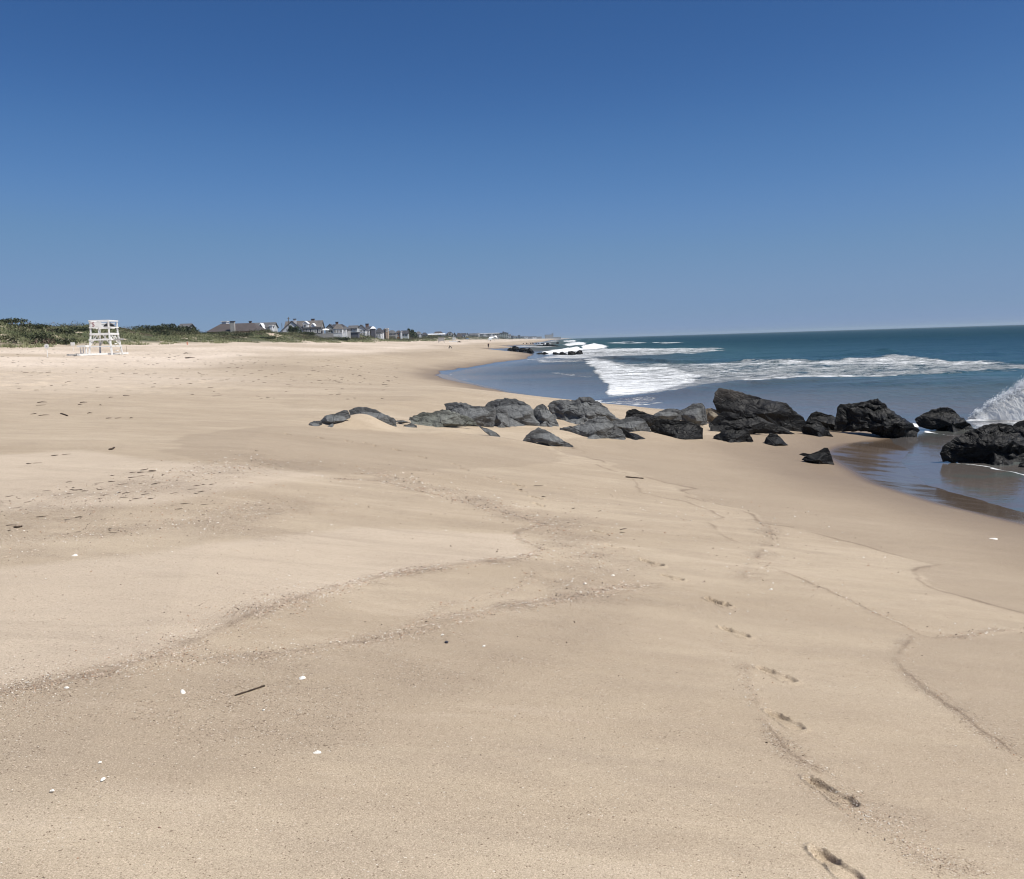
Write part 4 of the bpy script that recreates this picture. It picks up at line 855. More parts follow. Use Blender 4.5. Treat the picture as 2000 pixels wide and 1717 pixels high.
def block(root, px0, px1, top, eave, base, Y, style, wall, roof, dep=9.0, win=(0, 0), names=('wall', 'roof'), yoff=0.0, frame=True, over=0.35):
    """one building volume: walls to the eave, roof above; style hip / x (ridge across the view) / y (gable to the beach) / flat"""
    a = at(px0, base, Y+yoff); b_ = at(px1, base, Y+yoff); x0, x1 = a[0], b_[0]; zt = at((px0+px1)/2, top, Y+yoff)[2]; ze = at((px0+px1)/2, eave, Y+yoff)[2]
    y0, y1 = Y+yoff, Y+yoff+dep; zb = at((px0+px1)/2, base, Y+yoff)[2]; zf = min(zb, float(gz((x0+x1)/2, Y)))-1.5
    w_ = MB().box((x0, y0, zf), (x1, y1, ze)); xm, ym = (x0+x1)/2, (y0+y1)/2; o = over
    if style == 'y': w_.add([(x0, y0, ze), (x1, y0, ze), (xm, y0, zt-.1), (x0, y1, ze), (x1, y1, ze), (xm, y1, zt-.1)], [(0, 1, 2), (4, 3, 5), (0, 2, 5, 3), (1, 4, 5, 2)])
    if style == 'x': w_.add([(x0, y0, ze), (x0, y1, ze), (x0, ym, zt-.1), (x1, y0, ze), (x1, y1, ze), (x1, ym, zt-.1)], [(0, 2, 1), (3, 4, 5), (0, 3, 5, 2), (1, 2, 5, 4)])
    L_ = root.location if root else Vector()
    w_.build(names[0], wall, root, tuple(L_))
    r = MB(); th = 0.22; q = ze-0.12
    if style == 'flat': r.box((x0-o, y0-o, ze+.003), (x1+o, y1+o, max(zt, ze+0.2)))
    elif style == 'hip':
        hx = min((x1-x0)*0.32, dep*0.5, 2.6)
        V = [(x0-o, y0-o, q), (x1+o, y0-o, q), (x1+o, y1+o, q), (x0-o, y1+o, q), (x0+hx, ym, zt), (x1-hx, ym, zt)]
        r.add(V, [(0, 1, 5, 4), (1, 2, 5), (2, 3, 4, 5), (3, 0, 4), (3, 2, 1, 0)])
    elif style == 'y':
        for s, xe in ((-1, x0-o), (1, x1+o)):
            ze2 = ze-(zt-ze)*o/max(.1, (x1-x0)/2)
            V = [(xe, y0-o, ze2), (xm, y0-o, zt), (xm, y1+o, zt), (xe, y1+o, ze2), (xe, y0-o, ze2+th), (xm, y0-o, zt+th), (xm, y1+o, zt+th), (xe, y1+o, ze2+th)]
            r.add(V, [(0, 3, 2, 1), (4, 5, 6, 7), (0, 1, 5, 4), (1, 2, 6, 5), (2, 3, 7, 6), (3, 0, 4, 7)])
    else:
        for s, ye in ((-1, y0-o), (1, y1+o)):
            ze2 = ze-(zt-ze)*o/(dep/2)
            V = [(x0-o, ye, ze2), (x0-o, ym, zt), (x1+o, ym, zt), (x1+o, ye, ze2), (x0-o, ye, ze2+th), (x0-o, ym, zt+th), (x1+o, ym, zt+th), (x1+o, ye, ze2+th)]
            r.add(V, [(0, 3, 2, 1), (4, 5, 6, 7), (0, 1, 5, 4), (1, 2, 6, 5), (2, 3, 7, 6), (3, 0, 4, 7)])
    rf = r.build(names[1], roof, root, tuple(L_))
    nc, nr = win
    for i in range(nc):
        for j in range(nr):
            cx = x0+(x1-x0)*(i+0.5+WR.uniform(-.12, .12))/nc; hz = (ze-zb)/nr; cz = zb+hz*(j+0.55); ww = min(0.9, (x1-x0)/nc*0.24); wh = min(0.7, hz*0.26)
            f = MB().box((cx-ww, y0-0.06, cz-wh), (cx+ww, y0+0.02, cz+wh)).build('window', M_GLASS, root, tuple(L_))
            if frame:
                fb = MB(); t = 0.13
                fb.box((cx-ww-t, y0-0.10, cz-wh-t), (cx-ww, y0-.002, cz+wh+t)).box((cx+ww, y0-0.10, cz-wh-t), (cx+ww+t, y0-.002, cz+wh+t))
                fb.box((cx-ww, y0-0.10, cz+wh), (cx+ww, y0-.002, cz+wh+t)).box((cx-ww, y0-0.10, cz-wh-t), (cx+ww, y0-.002, cz-wh)).box((cx-.05, y0-0.09, cz-wh), (cx+.05, y0-.062, cz+wh))
                fb.build('frame', M_WHITE, f, tuple(L_))
    return rf
def chimney(root, px0, px1, top, base, Y, mat, cap=True, par=None, yoff=3.0):
    a, b_ = at(px0, base, Y+yoff), at(px1, top, Y+yoff); w_ = b_[0]-a[0]; L_ = tuple(root.location)
    c = MB().box((a[0], Y+yoff, a[2]-2), (b_[0], Y+yoff+w_*0.8, b_[2]-0.25)).build('chimney', mat, root, L_)
    if cap: MB().box((a[0]-.1, Y+yoff-.1, b_[2]-.247), (b_[0]+.1, Y+yoff+w_*0.8+.1, b_[2])).build('cap', RF['dark'], c, L_)
def house(name, label, px0, px1, top, eave, base, style, wall, roof, win=(3, 1), Y=None, chim=(), wings=(), dep=9.0, cat='house', group='beach houses along the dunes'):
    Y = Y or coast_Y((px0+px1)/2); far = Y > 800; dep = dep if (Y < 300 or cat != 'house') else (min(dep, 6.0) if Y < 380 else min(dep, 4.0)) if Y < 1200 else dep
    m = at((px0+px1)/2, base, Y); root = empty(name, (m[0], Y, float(gz(m[0], Y))), label=label, cat=cat, group=group)
    block(root, px0, px1, top, eave, base, Y, style, WL[wall], RF[roof], dep, win, frame=not far)
    for (p0, p1, t, e, bs, st, wl, rf, wn, yo, nm) in wings:
        block(root, p0, p1, t, e, bs, Y, st, WL[wl], RF[rf], max(3.0, -yo+1.0), wn, names=(nm, nm+'_roof'), yoff=yo, frame=not far, over=0.2)
    for c in chim: chimney(root, *c[:4], Y, c[4], yoff=c[5] if len(c) > 5 else 3.0)
    return root, Y
D = None
house('beach_house', 'long low house with a brown hipped roof and a wide grey chimney', 404, 503, 631, 646.5, 650, 'hip', 'brown', 'brown', (0, 0), 285, [(450, 457, 627, 646, M_STONE, -0.6)], [(433, 442, 627.6, 628.4, 632, 'flat', 'white', 'white', (0, 0), 7.0, 'roof_lantern')], 12)
house('beach_house', 'grey shingled gable roof peeking out behind the tall dune thicket', 349, 368, 633, 640, 645, 'x', 'grey', 'grey', (0, 0), 300)
house('beach_house', 'grey house with white trimmed gables right of the long brown roof', 487, 534, 631, 640, 650, 'x', 'pale', 'grey', (4, 1), 305, [(486.5, 490.5, 627, 633, M_BRICK)],
      [(488, 500, 632, 638, 650, 'y', 'dark', 'grey', (0, 0), -2.0, 'gable'), (504, 515, 632, 642, 650, 'y', 'dark', 'white', (1, 1), -2.5, 'gable'), (527, 532, 635, 636, 650, 'flat', 'white', 'white', (0, 0), -1.5, 'corner_tower')])
house('beach_house', 'big white gabled house with a long grey roof and two chimneys', 557, 627, 627.5, 641, 654, 'x', 'grey', 'tan', (0, 0), 335,
      [(573, 577.5, 622.5, 629, WL['white'], -3.0), (608, 613.5, 622.5, 630, M_BRICK, 5.0)],
      [(549, 593, 628, 647, 655, 'y', 'white', 'dark', (3, 1), -4.0, 'white_gable'), (593, 627, 639, 642.5, 653, 'flat', 'dark', 'grey', (5, 1), -3.0, 'porch'), (592, 601, 628, 632, 642, 'y', 'white', 'white', (1, 1), -2.0, 'dormer'), (608, 614, 632.5, 636, 642, 'y', 'white', 'white', (0, 0), -2.2, 'dormer')], 11)
house('beach_house', 'grey house with a square hipped tower and white window bay', 636, 680, 633, 643.5, 655, 'hip', 'grey', 'dark', (3, 1), 365, [(655.5, 660, 628.5, 636, M_BRICK)],
      [(651, 669, 633, 642, 653, 'hip', 'white', 'tan', (3, 1), -3.5, 'tower'), (637, 652, 634, 641, 653, 'y', 'grey', 'dark', (1, 1), -2.5, 'gable'), (671, 677, 637, 642, 650, 'hip', 'white', 'grey', (1, 1), -1.5, 'bay')])
house('beach_house', 'small pale house with white trim and a flat dark porch', 682, 698, 636.5, 641, 656, 'x', 'pale', 'grey', (2, 2), 400, (), [(684, 700, 649, 650.5, 656, 'flat', 'dark', 'dark', (0, 0), -2.5, 'porch')])
house('beach_house', 'white two storey house with a dark roof left of the red house', 697, 714, 635, 643.5, 656, 'y', 'white', 'dark', (3, 2), 415)
house('beach_house', 'dark red house with a brown chimney tower and white balcony', 711, 731, 637.5, 643.5, 657, 'hip', 'red', 'dark', (3, 2), 425, [(714, 719.5, 632, 642, M_BRICK)],
      [(714, 722, 644, 645, 651, 'flat', 'white', 'white', (2, 1), -2.0, 'balcony'), (724, 732.5, 637.5, 641.5, 650, 'hip', 'dark', 'white', (0, 0), -1.5, 'wing')])
house('beach_house', 'low white and grey house to the right of the red house', 733, 748, 641, 648.5, 658, 'hip', 'white', 'dark', (3, 2), 440, (), [(735, 744, 649, 651, 658, 'flat', 'white', 'grey', (2, 1), -3, 'porch')])
house('beach_house', 'tan and dark red house with a white rooftop corner', 746, 758, 641.5, 647.5, 658, 'hip', 'red', 'dark', (2, 2), 470, (), [(753, 758, 641.3, 642, 650, 'flat', 'tan', 'white', (1, 1), -1.5, 'rooftop_room')])
house('beach_house', 'plain grey house left of the orange brown one', 757, 773, 645, 650.5, 658, 'hip', 'grey', 'grey', (3, 1), 500)
house('beach_house', 'orange brown house with a white edged wall', 773, 784, 645.5, 649, 659, 'hip', 'orange', 'brown', (2, 2), 520, (), [(782, 784.5, 646.5, 647.2, 659, 'flat', 'white', 'white', (0, 0), -.5, 'white_wall')])
house('beach_house', 'grey low house half hidden by the tall evergreens', 784, 797, 646, 651.5, 659, 'x', 'pale', 'dark', (2, 1), 545)
house('beach_house', 'dark house right of the tall evergreens with a bright white deck', 811, 823, 647.5, 652.5, 659.5, 'hip', 'dark', 'grey', (2, 2), 610, (), [(818, 822, 652, 652.6, 658, 'flat', 'white', 'white', (0, 0), -2, 'deck')])
house('beach_house', 'dark roofed low house before the gap in the roofline', 823, 835, 649.5, 654, 660, 'hip', 'grey', 'dark', (3, 1), 650)
house('beach_house', 'wide house with a dark upper storey over a long white roof', 836, 869, 652, 653.5, 660, 'x', 'dark', 'white', (5, 1), 760, (), [(847, 865, 647.5, 651, 653.5, 'hip', 'pale', 'brown', (2, 1), 2.0, 'upper_storey'), (862, 868, 654, 654.5, 658, 'flat', 'white', 'white', (0, 0), -3, 'white_bay')])
house('beach_house', 'pale house with a reddish dark hipped roof behind the wooden lifeguard box', 871, 886, 649, 653.5, 660, 'hip', 'pale', 'brown', (3, 1), 830, (), [(876, 882, 648.3, 650, 656, 'y', 'pale', 'dark', (1, 1), -1.5, 'gable')])
house('beach_house', 'grey house with a steep tan roof behind the pale lifeguard chair', 884, 892, 650, 656, 660, 'y', 'grey', 'tan', (1, 1), 880)
house('beach_house', 'dark brown house with a large sloping roof by white walls', 890, 903, 650.5, 658, 661, 'hip', 'dark', 'brown', (0, 0), 930)
house('beach_house', 'white walled house with dark gable left of the blue umbrella', 901, 910, 651, 654, 661, 'x', 'white', 'dark', (2, 1), 1000)
house('beach_house', 'small grey house above the blue umbrella', 909, 917, 650.5, 655, 661, 'y', 'pale', 'brown', (2, 1), 1050)
house('beach_house', 'purple grey house right of the blue umbrella', 917, 927, 651.5, 655, 661, 'x', 'dark', 'grey', (2, 1), 1120)
house('beach_house', 'grey gabled house beside the long flat roofed block', 925, 934, 651, 655, 661.5, 'hip', 'pale', 'grey', (2, 1), 1200)
house('apartment_block', 'long grey flat roofed block with a white parapet far down the beach', 933, 975, 650.5, 652, 661.5, 'flat', 'grey', 'white', (9, 2), 1300, (), [(932, 937, 650.5, 651, 658, 'flat', 'white', 'white', (0, 0), -3, 'white_tower'), (944, 950, 653, 654, 656, 'y', 'white', 'white', (0, 0), -2, 'dormer'), (958, 963, 652.6, 654, 656, 'y', 'white', 'white', (0, 0), -2, 'dormer')], 14, 'building')
house('hotel_building', 'tall grey green building with a dark roof and small turret', 974, 993, 650, 651.5, 661.5, 'flat', 'green', 'dark', (5, 3), 1500, (), [(981.5, 984.5, 647, 648.5, 652, 'hip', 'dark', 'dark', (0, 0), 1, 'turret'), (984, 989, 649, 650, 652, 'flat', 'dark', 'dark', (0, 0), 1, 'roof_room')], 16, 'building')
for i, (p0, p1, t, e, wl, rf, Yh, lb) in enumerate(((993, 998, 653, 655, 'pale', 'grey', 1700, 'pale grey house right of the tall grey green building'), (997, 1003, 655.5, 657, 'dark', 'dark', 1900, 'low dark house left of the small square tower'),
     (1003, 1008, 656, 658, 'pale', 'grey', 2100, 'tiny pale house beside the small square tower'), (1008, 1011, 656.5, 658, 'dark', 'grey', 2200, 'narrow dark house touching the small square tower'), (1011.5, 1016, 654.8, 655.2, 'dark', 'dark', 2300, 'small square dark tower on the far roofline'),
     (1016, 1024, 657, 658.5, 'grey', 'dark', 2500, 'low grey house right of the small square tower'), (1024, 1031, 657, 658, 'white', 'grey', 2700, 'pale low house with white front on the far shore'), (1031, 1040, 657.2, 658.4, 'grey', 'dark', 2900, 'long low dark roofed house on the far shore'),
     (1040, 1048, 657, 658.4, 'white', 'dark', 3100, 'white fronted house left of the far block'), (1048, 1058, 657.4, 658.6, 'grey', 'grey', 3300, 'flat grey house nearest the far block'))):
    house('far_house', lb, p0, p1, t, e, 661.6-(i*0.12), 'x' if e-t > 0.9 else 'flat', wl, rf, (1, 1), Yh, (), (), 12, group='tiny houses on the far shore')
r_, _ = house('apartment_block', 'big square grey block standing alone at the far end of the shore', 1064.5, 1080.5, 653.6, 654.0, 660.4, 'flat', 'grey', 'grey', (6, 3), 4000, (), [(1077.5, 1080.8, 651.2, 651.6, 654, 'flat', 'grey', 'grey', (0, 0), 2, 'penthouse')], 30, 'building')
house('far_house', 'last low roofs right of the big square block', 1081, 1096, 658.2, 658.7, 659.9, 'flat', 'grey', 'grey', (1, 1), 4100, (), (), 20, group='tiny houses on the far shore')
tree('dark spreading evergreen in front of the white gable', 569, 322, 3.6, 2.4); tree('dark bushy evergreen at the right of the white gable', 580, 322, 3.6, 2.2)
shrub('clipped green hedge below the porch of the white gabled house', 600, 322, 6.5, 1.2, n=5, group='hedges by the houses'); shrub('dark hedge below the square towered house', 664, 350, 8, 1.2, n=5, group='hedges by the houses')
tree('tall dark evergreen left of the pair beyond the orange house', 799, 575, 4.2, 5.0); tree('tall dark evergreen right of the pair beyond the orange house', 806, 580, 4.6, 5.4); tree('round dark tree between the two far poles', 811, 600, 3.6, 3.4)
def pole(label, px, top, base, Y, r=0.14, mat=M_POLE, arm=True, name='utility_pole', cat='pole'):
    g = at(px, base, Y); h = at(px, top, Y)[2]-g[2]; root = empty(name, g, label=label, cat=cat, group='poles among the houses')
    MB().tube([(0, 0, -1.5), (0, 0, h)], [r, r*0.8], 8).build('post', mat, root)
    if arm: MB().box((-0.5, -.05, h-0.5), (0.5, 0.05, h-0.38)).build('crossarm', mat, root)
pole('lone short grey pole on the dune skyline left of the lifeguard stand', 147.8, 632, 643, 170, 0.10, arm=False)
pole('tall utility pole in front of the white gable', 565.3, 619.5, 655, 325, 0.16); pole('shorter pole left of the white gabled house', 551.5, 631, 652, 325, 0.12, arm=False)
pole('pole left of the tall evergreens', 799.3, 648, 659, 560, 0.22, arm=False); pole('pale pole standing right of the tall evergreens', 812, 650, 660, 590, 0.22, arm=False)
# wooden deck fence of the white gabled house
def deck_fence():
    Y = 331.0; a, b_ = at(600, 655, Y), at(650, 655, Y); zt = at(625, 651.8, Y)[2]
    root = empty('deck_fence', (a[0], Y, float(gz(a[0], Y))), label='long grey board fence below the porches', cat='fence'); L_ = tuple(root.location)
    mb = MB(); x_ = a[0]
    while x_ < b_[0]: mb.box((x_, Y, a[2]-1), (x_+0.26, Y+0.05, zt)); x_ += 0.30
    mb.build('boards', M_WOODG, root, L_)
    for k in range(6): MB().box((a[0]+k*(b_[0]-a[0])/5-.08, Y+.053, a[2]-1.5), (a[0]+k*(b_[0]-a[0])/5+.08, Y+.2, zt+.1)).build('post', M_WOODG, root, L_)
deck_fence()
def umbrella(label, px, top, base, Y, rad, mat, name='beach_umbrella', cat='umbrella', g=None):
    g = at(px, base, Y); h = at(px, top, Y)[2]-g[2]; root = empty(name, g, label=label, cat=cat)
    MB().tube([(0, 0, -0.4), (0, 0, h)], [0.04, 0.03], 6).build('pole', M_WHITE, root)
    V = [(0, 0, h)]; F = []; n = 12
    for ring, (r_, z_) in enumerate(((0.55, h-0.22*rad*0.5), (1.0, h-0.5*rad*0.8))):
        for i in range(n): t = 2*math.pi*i/n; V.append((rad*r_*math.cos(t), rad*r_*math.sin(t), z_-(0.06 if i % 2 and ring else 0)))
    for i in range(n): F += [(0, 1+i, 1+(i+1) % n), (1+i, 1+n+i, 1+n+(i+1) % n, 1+(i+1) % n)]
    MB().add(V, F).build('canopy', mat, root)
umbrella('open white patio umbrella between the white gabled and towered houses', 636, 641.5, 650, 333, 1.5, M_WHITE, 'patio_umbrella')
umbrella('blue beach umbrella over sunbathers far down the beach', 912.5, 660.5, 667.3, 520, 1.0, M_BLUE)
umbrella('light blue umbrella below the white tent roof', 957.5, 661, 668, 640, 1.6, mat_flat('pale_blue_canvas', (0.35, 0.45, 0.55), .8, .1, 3))
def tent():
    Y = 700.0; a, b_ = at(954, 661, Y), at(972, 657.3, Y); root = empty('event_tent', ((a[0]+b_[0])/2, Y, a[2]-2.5), label='long bright white tent with a small domed top', cat='tent'); L_ = tuple(root.location)
    x0, x1, z0, z1 = a[0], b_[0], a[2], b_[2]
    MB().add([(x0, Y, z0), (x1, Y, z0), (x1, Y+6, z0), (x0, Y+6, z0), (x0+.8, Y+3, z1), (x1-.8, Y+3, z1)], [(0, 1, 5, 4), (1, 2, 5), (2, 3, 4, 5), (3, 0, 4), (3, 2, 1, 0)]).build('canopy', M_WHITE, root, L_)
    c = at(967.5, 655.2, Y); V = [(c[0], Y+1, c[2])]; n = 12; F = []
    for k, (r_, dz) in enumerate(((0.8, 0.25), (1.3, 1.0))):
        for i in range(n): t = 2*math.pi*i/n; V.append((c[0]+r_*math.cos(t), Y+1+r_*math.sin(t), c[2]-dz))
    for i in range(n): F += [(0, 1+i, 1+(i+1) % n), (1+i, 1+n+i, 1+n+(i+1) % n, 1+(i+1) % n)]
    MB().add(V, F).build('dome', M_WHITE, root, L_)
    for t in (0, .33, .66, 1):
        for yy in (0, 6): MB().tube([(x0+(x1-x0)*t, Y+yy, z0-2.8), (x0+(x1-x0)*t, Y+yy, z0)], [0.06, 0.06], 6).build('pole', M_WHITE, root, L_)
tent()

# ------------------------------------------------------------------ lifeguard stand
def stand():
    c = hit(207.2, 692.6); k = c[1]/83.0; print('STAND', c, k)
    root = empty('lifeguard_stand', c, label='tall white wooden lifeguard stand with splayed legs by the dunes', cat='lifeguard stand')
    root.rotation_euler = (0, 0, R(5))
    def corner(i, j, h):       # i, j in -1..1; the stand narrows upward until the seat
        t = min(1, h/1.81); wu = (1.94+(1.56-1.94)*t)/2; wv = (2.75+(2.25-2.75)*t)/2
        return Vector((i*wu*k, j*wv*k, h*k))
    b_ = 0.13*k
    for i, j in ((-1, -1), (1, -1), (1, 1), (-1, 1)):
        MB().beam(corner(i, j, -0.25), corner(i, j, 1.81), b_, b_, (1, 0, 0)).build('leg', M_WHITE, root)
        MB().beam(corner(i, j, 1.812), corner(i, j, 3.02), b_*0.9, b_*0.9, (1, 0, 0)).build('post', M_WHITE, root)
    def rail(h, w_, sides, name='rail', ext=0.06, t=0.05):
        for s in sides:
            a, c_ = {'f': ((-1, -1), (1, -1)), 'r': ((1, -1), (1, 1)), 'b': ((1, 1), (-1, 1)), 'l': ((-1, 1), (-1, -1))}[s]
            p, q = corner(*a, h), corner(*c_, h); d = (q-p).normalized(); o = Vector((p.x+q.x, p.y+q.y, 0)).normalized()*(b_/2+t*k/2+0.002)
            MB().beam(p-d*ext*k+o, q+d*ext*k+o, w_*k, t*k).build(name, M_WHITE, root)
    rail(0.73, 0.10, 'flrb', 'stretcher', 0.10); rail(1.33, 0.13, 'frlb', 'foot_rail', 0.12); rail(1.82, 0.17, 'frlb', 'seat_rail', 0.05); rail(2.40, 0.09, 'frlb', 'guard_rail'); rail(2.98, 0.10, 'rlb', 'top_rail'); rail(3.0, 0.08, 'f', 'top_rail'); rail(2.86, 0.05, 'f', 'top_rail')
    for (a, c_) in (((-1, -1), (1, -1)), ((1, -1), (1, 1)), ((1, 1), (-1, 1)), ((-1, 1), (-1, -1))):
        for (p, q, h0, h1) in ((a, c_, .78, 1.78), (c_, a, .78, 1.78)):
            P0 = corner(*p, h0); m1 = (corner(*p, h1)+corner(*q, h1))/2+(corner(*p, h1)-corner(*q, h1))*0.14
            o = Vector((P0.x+corner(*q, h0).x, P0.y+corner(*q, h0).y, 0)).normalized()*(-0.03*k)
            MB().beam(P0+o, m1+o, 0.09*k, 0.05*k).build('brace', M_WHITE, root)
    MB().box((-0.15*k, -1.16*k, 1.92*k), (-0.05*k, -1.10*k, 2.95*k)).build('post', M_WHITE, root)
    mb = MB(); [mb.box((-0.72*k, (-1.0+0.2*i)*k, 1.86*k), (0.72*k, (-0.83+0.2*i)*k, 1.90*k)) for i in range(10)]; mb.build('floor_boards', M_WHITE, root)
    MB().box((-0.70*k, 0.1*k, 2.30*k), (0.70*k, 0.75*k, 2.36*k)).build('seat', M_WHITE, root)
    mb = MB(); [mb.box((-0.70*k, 0.82*k, (2.5+.2*i)*k), (0.70*k, 0.86*k, (2.64+.2*i)*k)) for i in range(2)]; mb.build('backrest', M_WHITE, root)
    bd = MB().box((-0.73*k, -1.235*k, 2.46*k), (0.20*k, -1.205*k, 2.90*k)).build('sign_board', M_WHITE, root)
    cu = bpy.data.curves.new('lettering', 'FONT'); cu.body = "'S"; cu.size = 0.52*k; cu.extrude = 0.004; cu.materials.append(M_REDL)
    me_o = bpy.data.objects.new('lettering', cu); COL.objects.link(me_o); bpy.context.view_layer.update()
    me = bpy.data.meshes.new_from_object(me_o.evaluated_get(bpy.context.evaluated_depsgraph_get())); bpy.data.objects.remove(me_o)
    lt = bpy.data.objects.new('lettering', me); COL.objects.link(lt); lt.parent = bd; lt.rotation_euler = (R(90), 0, 0); lt.location = (-0.70*k, -1.245*k, 2.49*k)
    MB().beam(corner(1, -0.5, 1.30)+Vector((.1, 0, 0)), corner(1, -0.5, 1.30)+Vector((0.95*k, 0.1, 0.02)), 0.16*k, 0.10*k).build('side_shelf', M_WOODG, root)
    # ladder of two cleats on the seaward side
    for h in (0.35, 0.95, 1.55): MB().beam(corner(1, -.25, h)+Vector((.06, 0, 0)), corner(1, .25, h)+Vector((.06, 0, 0)), 0.08*k, 0.04*k).build('rung', M_WHITE, root)
    # black kit bag on the seat, its own thing
    Mx = root.matrix_basis if False else Matrix.Translation(Vector(c)) @ Matrix.Rotation(R(5), 4, 'Z')
    bp = Mx @ Vector((0.30*k, 0.45*k, 2.363*k)); bg_ = empty('kit_bag', bp, label='black bag piled on the seat of the white lifeguard stand', cat='bag'); bg_.rotation_euler = (0, 0, R(5))
    u = np.linspace(0, 2*math.pi, 15)[:-1]; V = []; 
    for z_, s_1 in ((0, 1.0), (.14, 1.1), (.27, .95), (.36, .6), (.40, .15)):
        for t in u: V.append((0.42*k*s_1*math.copysign(abs(math.cos(t))**.6, math.cos(t)), 0.26*k*s_1*math.copysign(abs(math.sin(t))**.6, math.sin(t)), z_*k+0.03*math.sin(5*t+z_*9)*(z_ > 0)))
    n = 14; F = [tuple(range(n))[::-1]]+[(a*n+i, a*n+(i+1) % n, (a+1)*n+(i+1) % n, (a+1)*n+i) for a in range(4) for i in range(n)]+[tuple(4*n+i for i in range(n))]
    MB().add(V, F).build('pouch', M_BLACK, bg_); MB().tube([(-.25*k, 0, .34*k), (-.12*k, 0, .5*k), (.12*k, 0, .5*k), (.25*k, 0, .34*k)], [.02]*4, 6).build('handle', M_BLACK, bg_)
    # things lying by the foot
    def plank(label, p0, p1, w_, t_, mat, name='ground_plank', lift=0.05):
        a, d_ = hit(*p0), hit(*p1); a[2] += lift; d_[2] += lift; o = MB().beam(a, d_, w_, t_).build(name, mat, None, tuple(a)); o.location = a; tag(o, label, 'plank')
    plank('long white plank lying across the sand beneath the lifeguard stand', (153, 695.2), (249, 691.6), 0.18, 0.22, M_WHITE, lift=.10)
    plank('short grey board on the sand left of the lifeguard stand', (132.5, 695.4), (151.5, 694.6), 0.16, 0.20, M_WOODG, lift=.10)
    tb = hit(163.5, 693.8); root2 = empty('slatted_stand', tb, label='low white three legged bench left of the lifeguard stand', cat='bench'); q = tb[1]/1800
    for dx in (-5.3, 0.0, 5.2): MB().box((dx*q-0.05, -0.05, -0.1), (dx*q+0.05, 0.05, 15.5*q)).build('leg', M_WHITE, root2)
    MB().box((-9*q, -0.35, 15.5*q+.003), (8*q, 0.35, 19*q)).build('top', M_WHITE, root2)
    # stakes with signs
    def stake(label, px, top, base, d_, square=False, red=False):
        g = hit(px, base); hh = (base-top)*g[1]/1800; r = empty('stake_sign', g, label=label, cat='sign')
        MB().tube([(0, 0, -.3), (0, 0, hh-d_*0.5)], [.03, .025], 6).build('stake', M_WHITE, r)
        if square: MB().box((-d_/2, -.035, hh-d_), (d_/2, -.015, hh)).build('sign_panel', M_WHITE, r)
        else:
            o = MB().tube([(0, -.045, hh-d_/2), (0, -.025, hh-d_/2)], [d_/2, d_/2], 24).build('sign_disc', M_WHITE, r)
            MB().box((-d_*.14, -.05, hh-d_*.62), (d_*.14, -.046, hh-d_*.38)).build('faded_mark', mat_flat('faded_violet', (.45, .36, .48), .7, .1, 5), o)
    stake('round white sign with a faded mark on a thin white stake', 93, 672, 697, 0.40)
    g = onray(142.5, 105, 674); z_ = at(142.5, 676.5, 105)[2]; r = empty('small_sign', (g[0], 105, g[2]), label='small white board at the edge of the dune grass', cat='sign'); hh = max(.5, z_-g[2]+0.45)
    MB().box((-.02, -.02, -.3), (.02, .02, hh)).build('stake', M_WHITE, r); MB().box((-.24, -.05, hh-.36), (.24, -.022, hh)).build('sign_panel', M_WHITE, r)
    g = onray(365.7, 150, 672); z_ = at(365.7, 670.5, 150)[2]; r = empty('marker_post', g, label='short orange red marker post at the foot of the dunes', cat='post')
    MB().tube([(0, 0, -.3), (0, 0, 0.42)], [.07, .07], 8).build('post', M_RED, r); MB().tube([(0, 0, 0.421), (0, 0, 0.47)], [.085, .085], 8).build('cap', M_RED, r)
    g = hit(247.8, 689); r = empty('thin_stake', g, label='thin dark stake with a grass tuft right of the lifeguard stand', cat='stake')
    MB().tube([(0, 0, -.3), (0, 0, 0.8)], [.02, .012], 6).build('stake', M_STICK, r)
stand()
def far_stand(name, label, px0, px1, top, base, Y, mat, skirt):
    a, b_ = at(px0, base, Y), at(px1, base, Y); w_ = b_[0]-a[0]; h = at(px0, top, Y)[2]-a[2]; root = empty(name, ((a[0]+b_[0])/2, Y, a[2]), label=label, cat='lifeguard stand', group='lifeguard stands down the beach')
    for i in (-1, 1):
        for j in (0, 1): MB().beam((i*w_/2, j*w_*0.8, -0.6), (i*w_*0.44, 0.1+j*w_*0.7, h*skirt), .14, .14, (1, 0, 0)).build('leg', mat, root)
    MB().box((-w_/2, -.05, h*skirt+.003), (w_/2, w_*0.75, h)).build('box', mat, root)
    MB().box((-w_/2-.15, -.15, h+.003), (w_/2+.15, w_*0.75+.15, h+.1)).build('roof_board', mat, root)
    MB().beam((-w_/2, -.02, 0.1), (0, -.02, h*skirt*.95), .12, .06).build('brace', mat, root)
far_stand('lifeguard_box', 'boxy weathered grey lifeguard shelter on short legs far along the beach', 856, 867.5, 659.3, 668.8, 500, M_WOODG, .30)
far_stand('lifeguard_chair', 'slim pale lifeguard chair standing on a white base far along the beach', 884, 889.8, 658.2, 668, 540, mat_flat('pale_grey_paint', (.55, .56, .55), .7, .1, 2), .45)
g = at(886, 667.5, 538); o = MB().box((-2.6, -.5, -.5), (2.6, .5, .45)).build('white_base', M_WHITE); o.location = g; tag(o, 'white platform under the slim pale lifeguard chair', 'platform')
def drift(label, px, py, parts, name='driftwood', mat=M_POLE, cat='driftwood'):
    g = hit(px, py); q = g[1]/1800; mb = MB()
    for (a, b_, r) in parts: mb.tube([(a[0]*q, 0, a[1]*q), ((a[0]+b_[0])/2*q+.02, .05, (a[1]+b_[1])/2*q+r*.4), (b_[0]*q, .1, b_[1]*q)], [r, r*.9, r*.6], 7)
    o = mb.build(name, mat); o.location = g; return tag(o, label, cat)
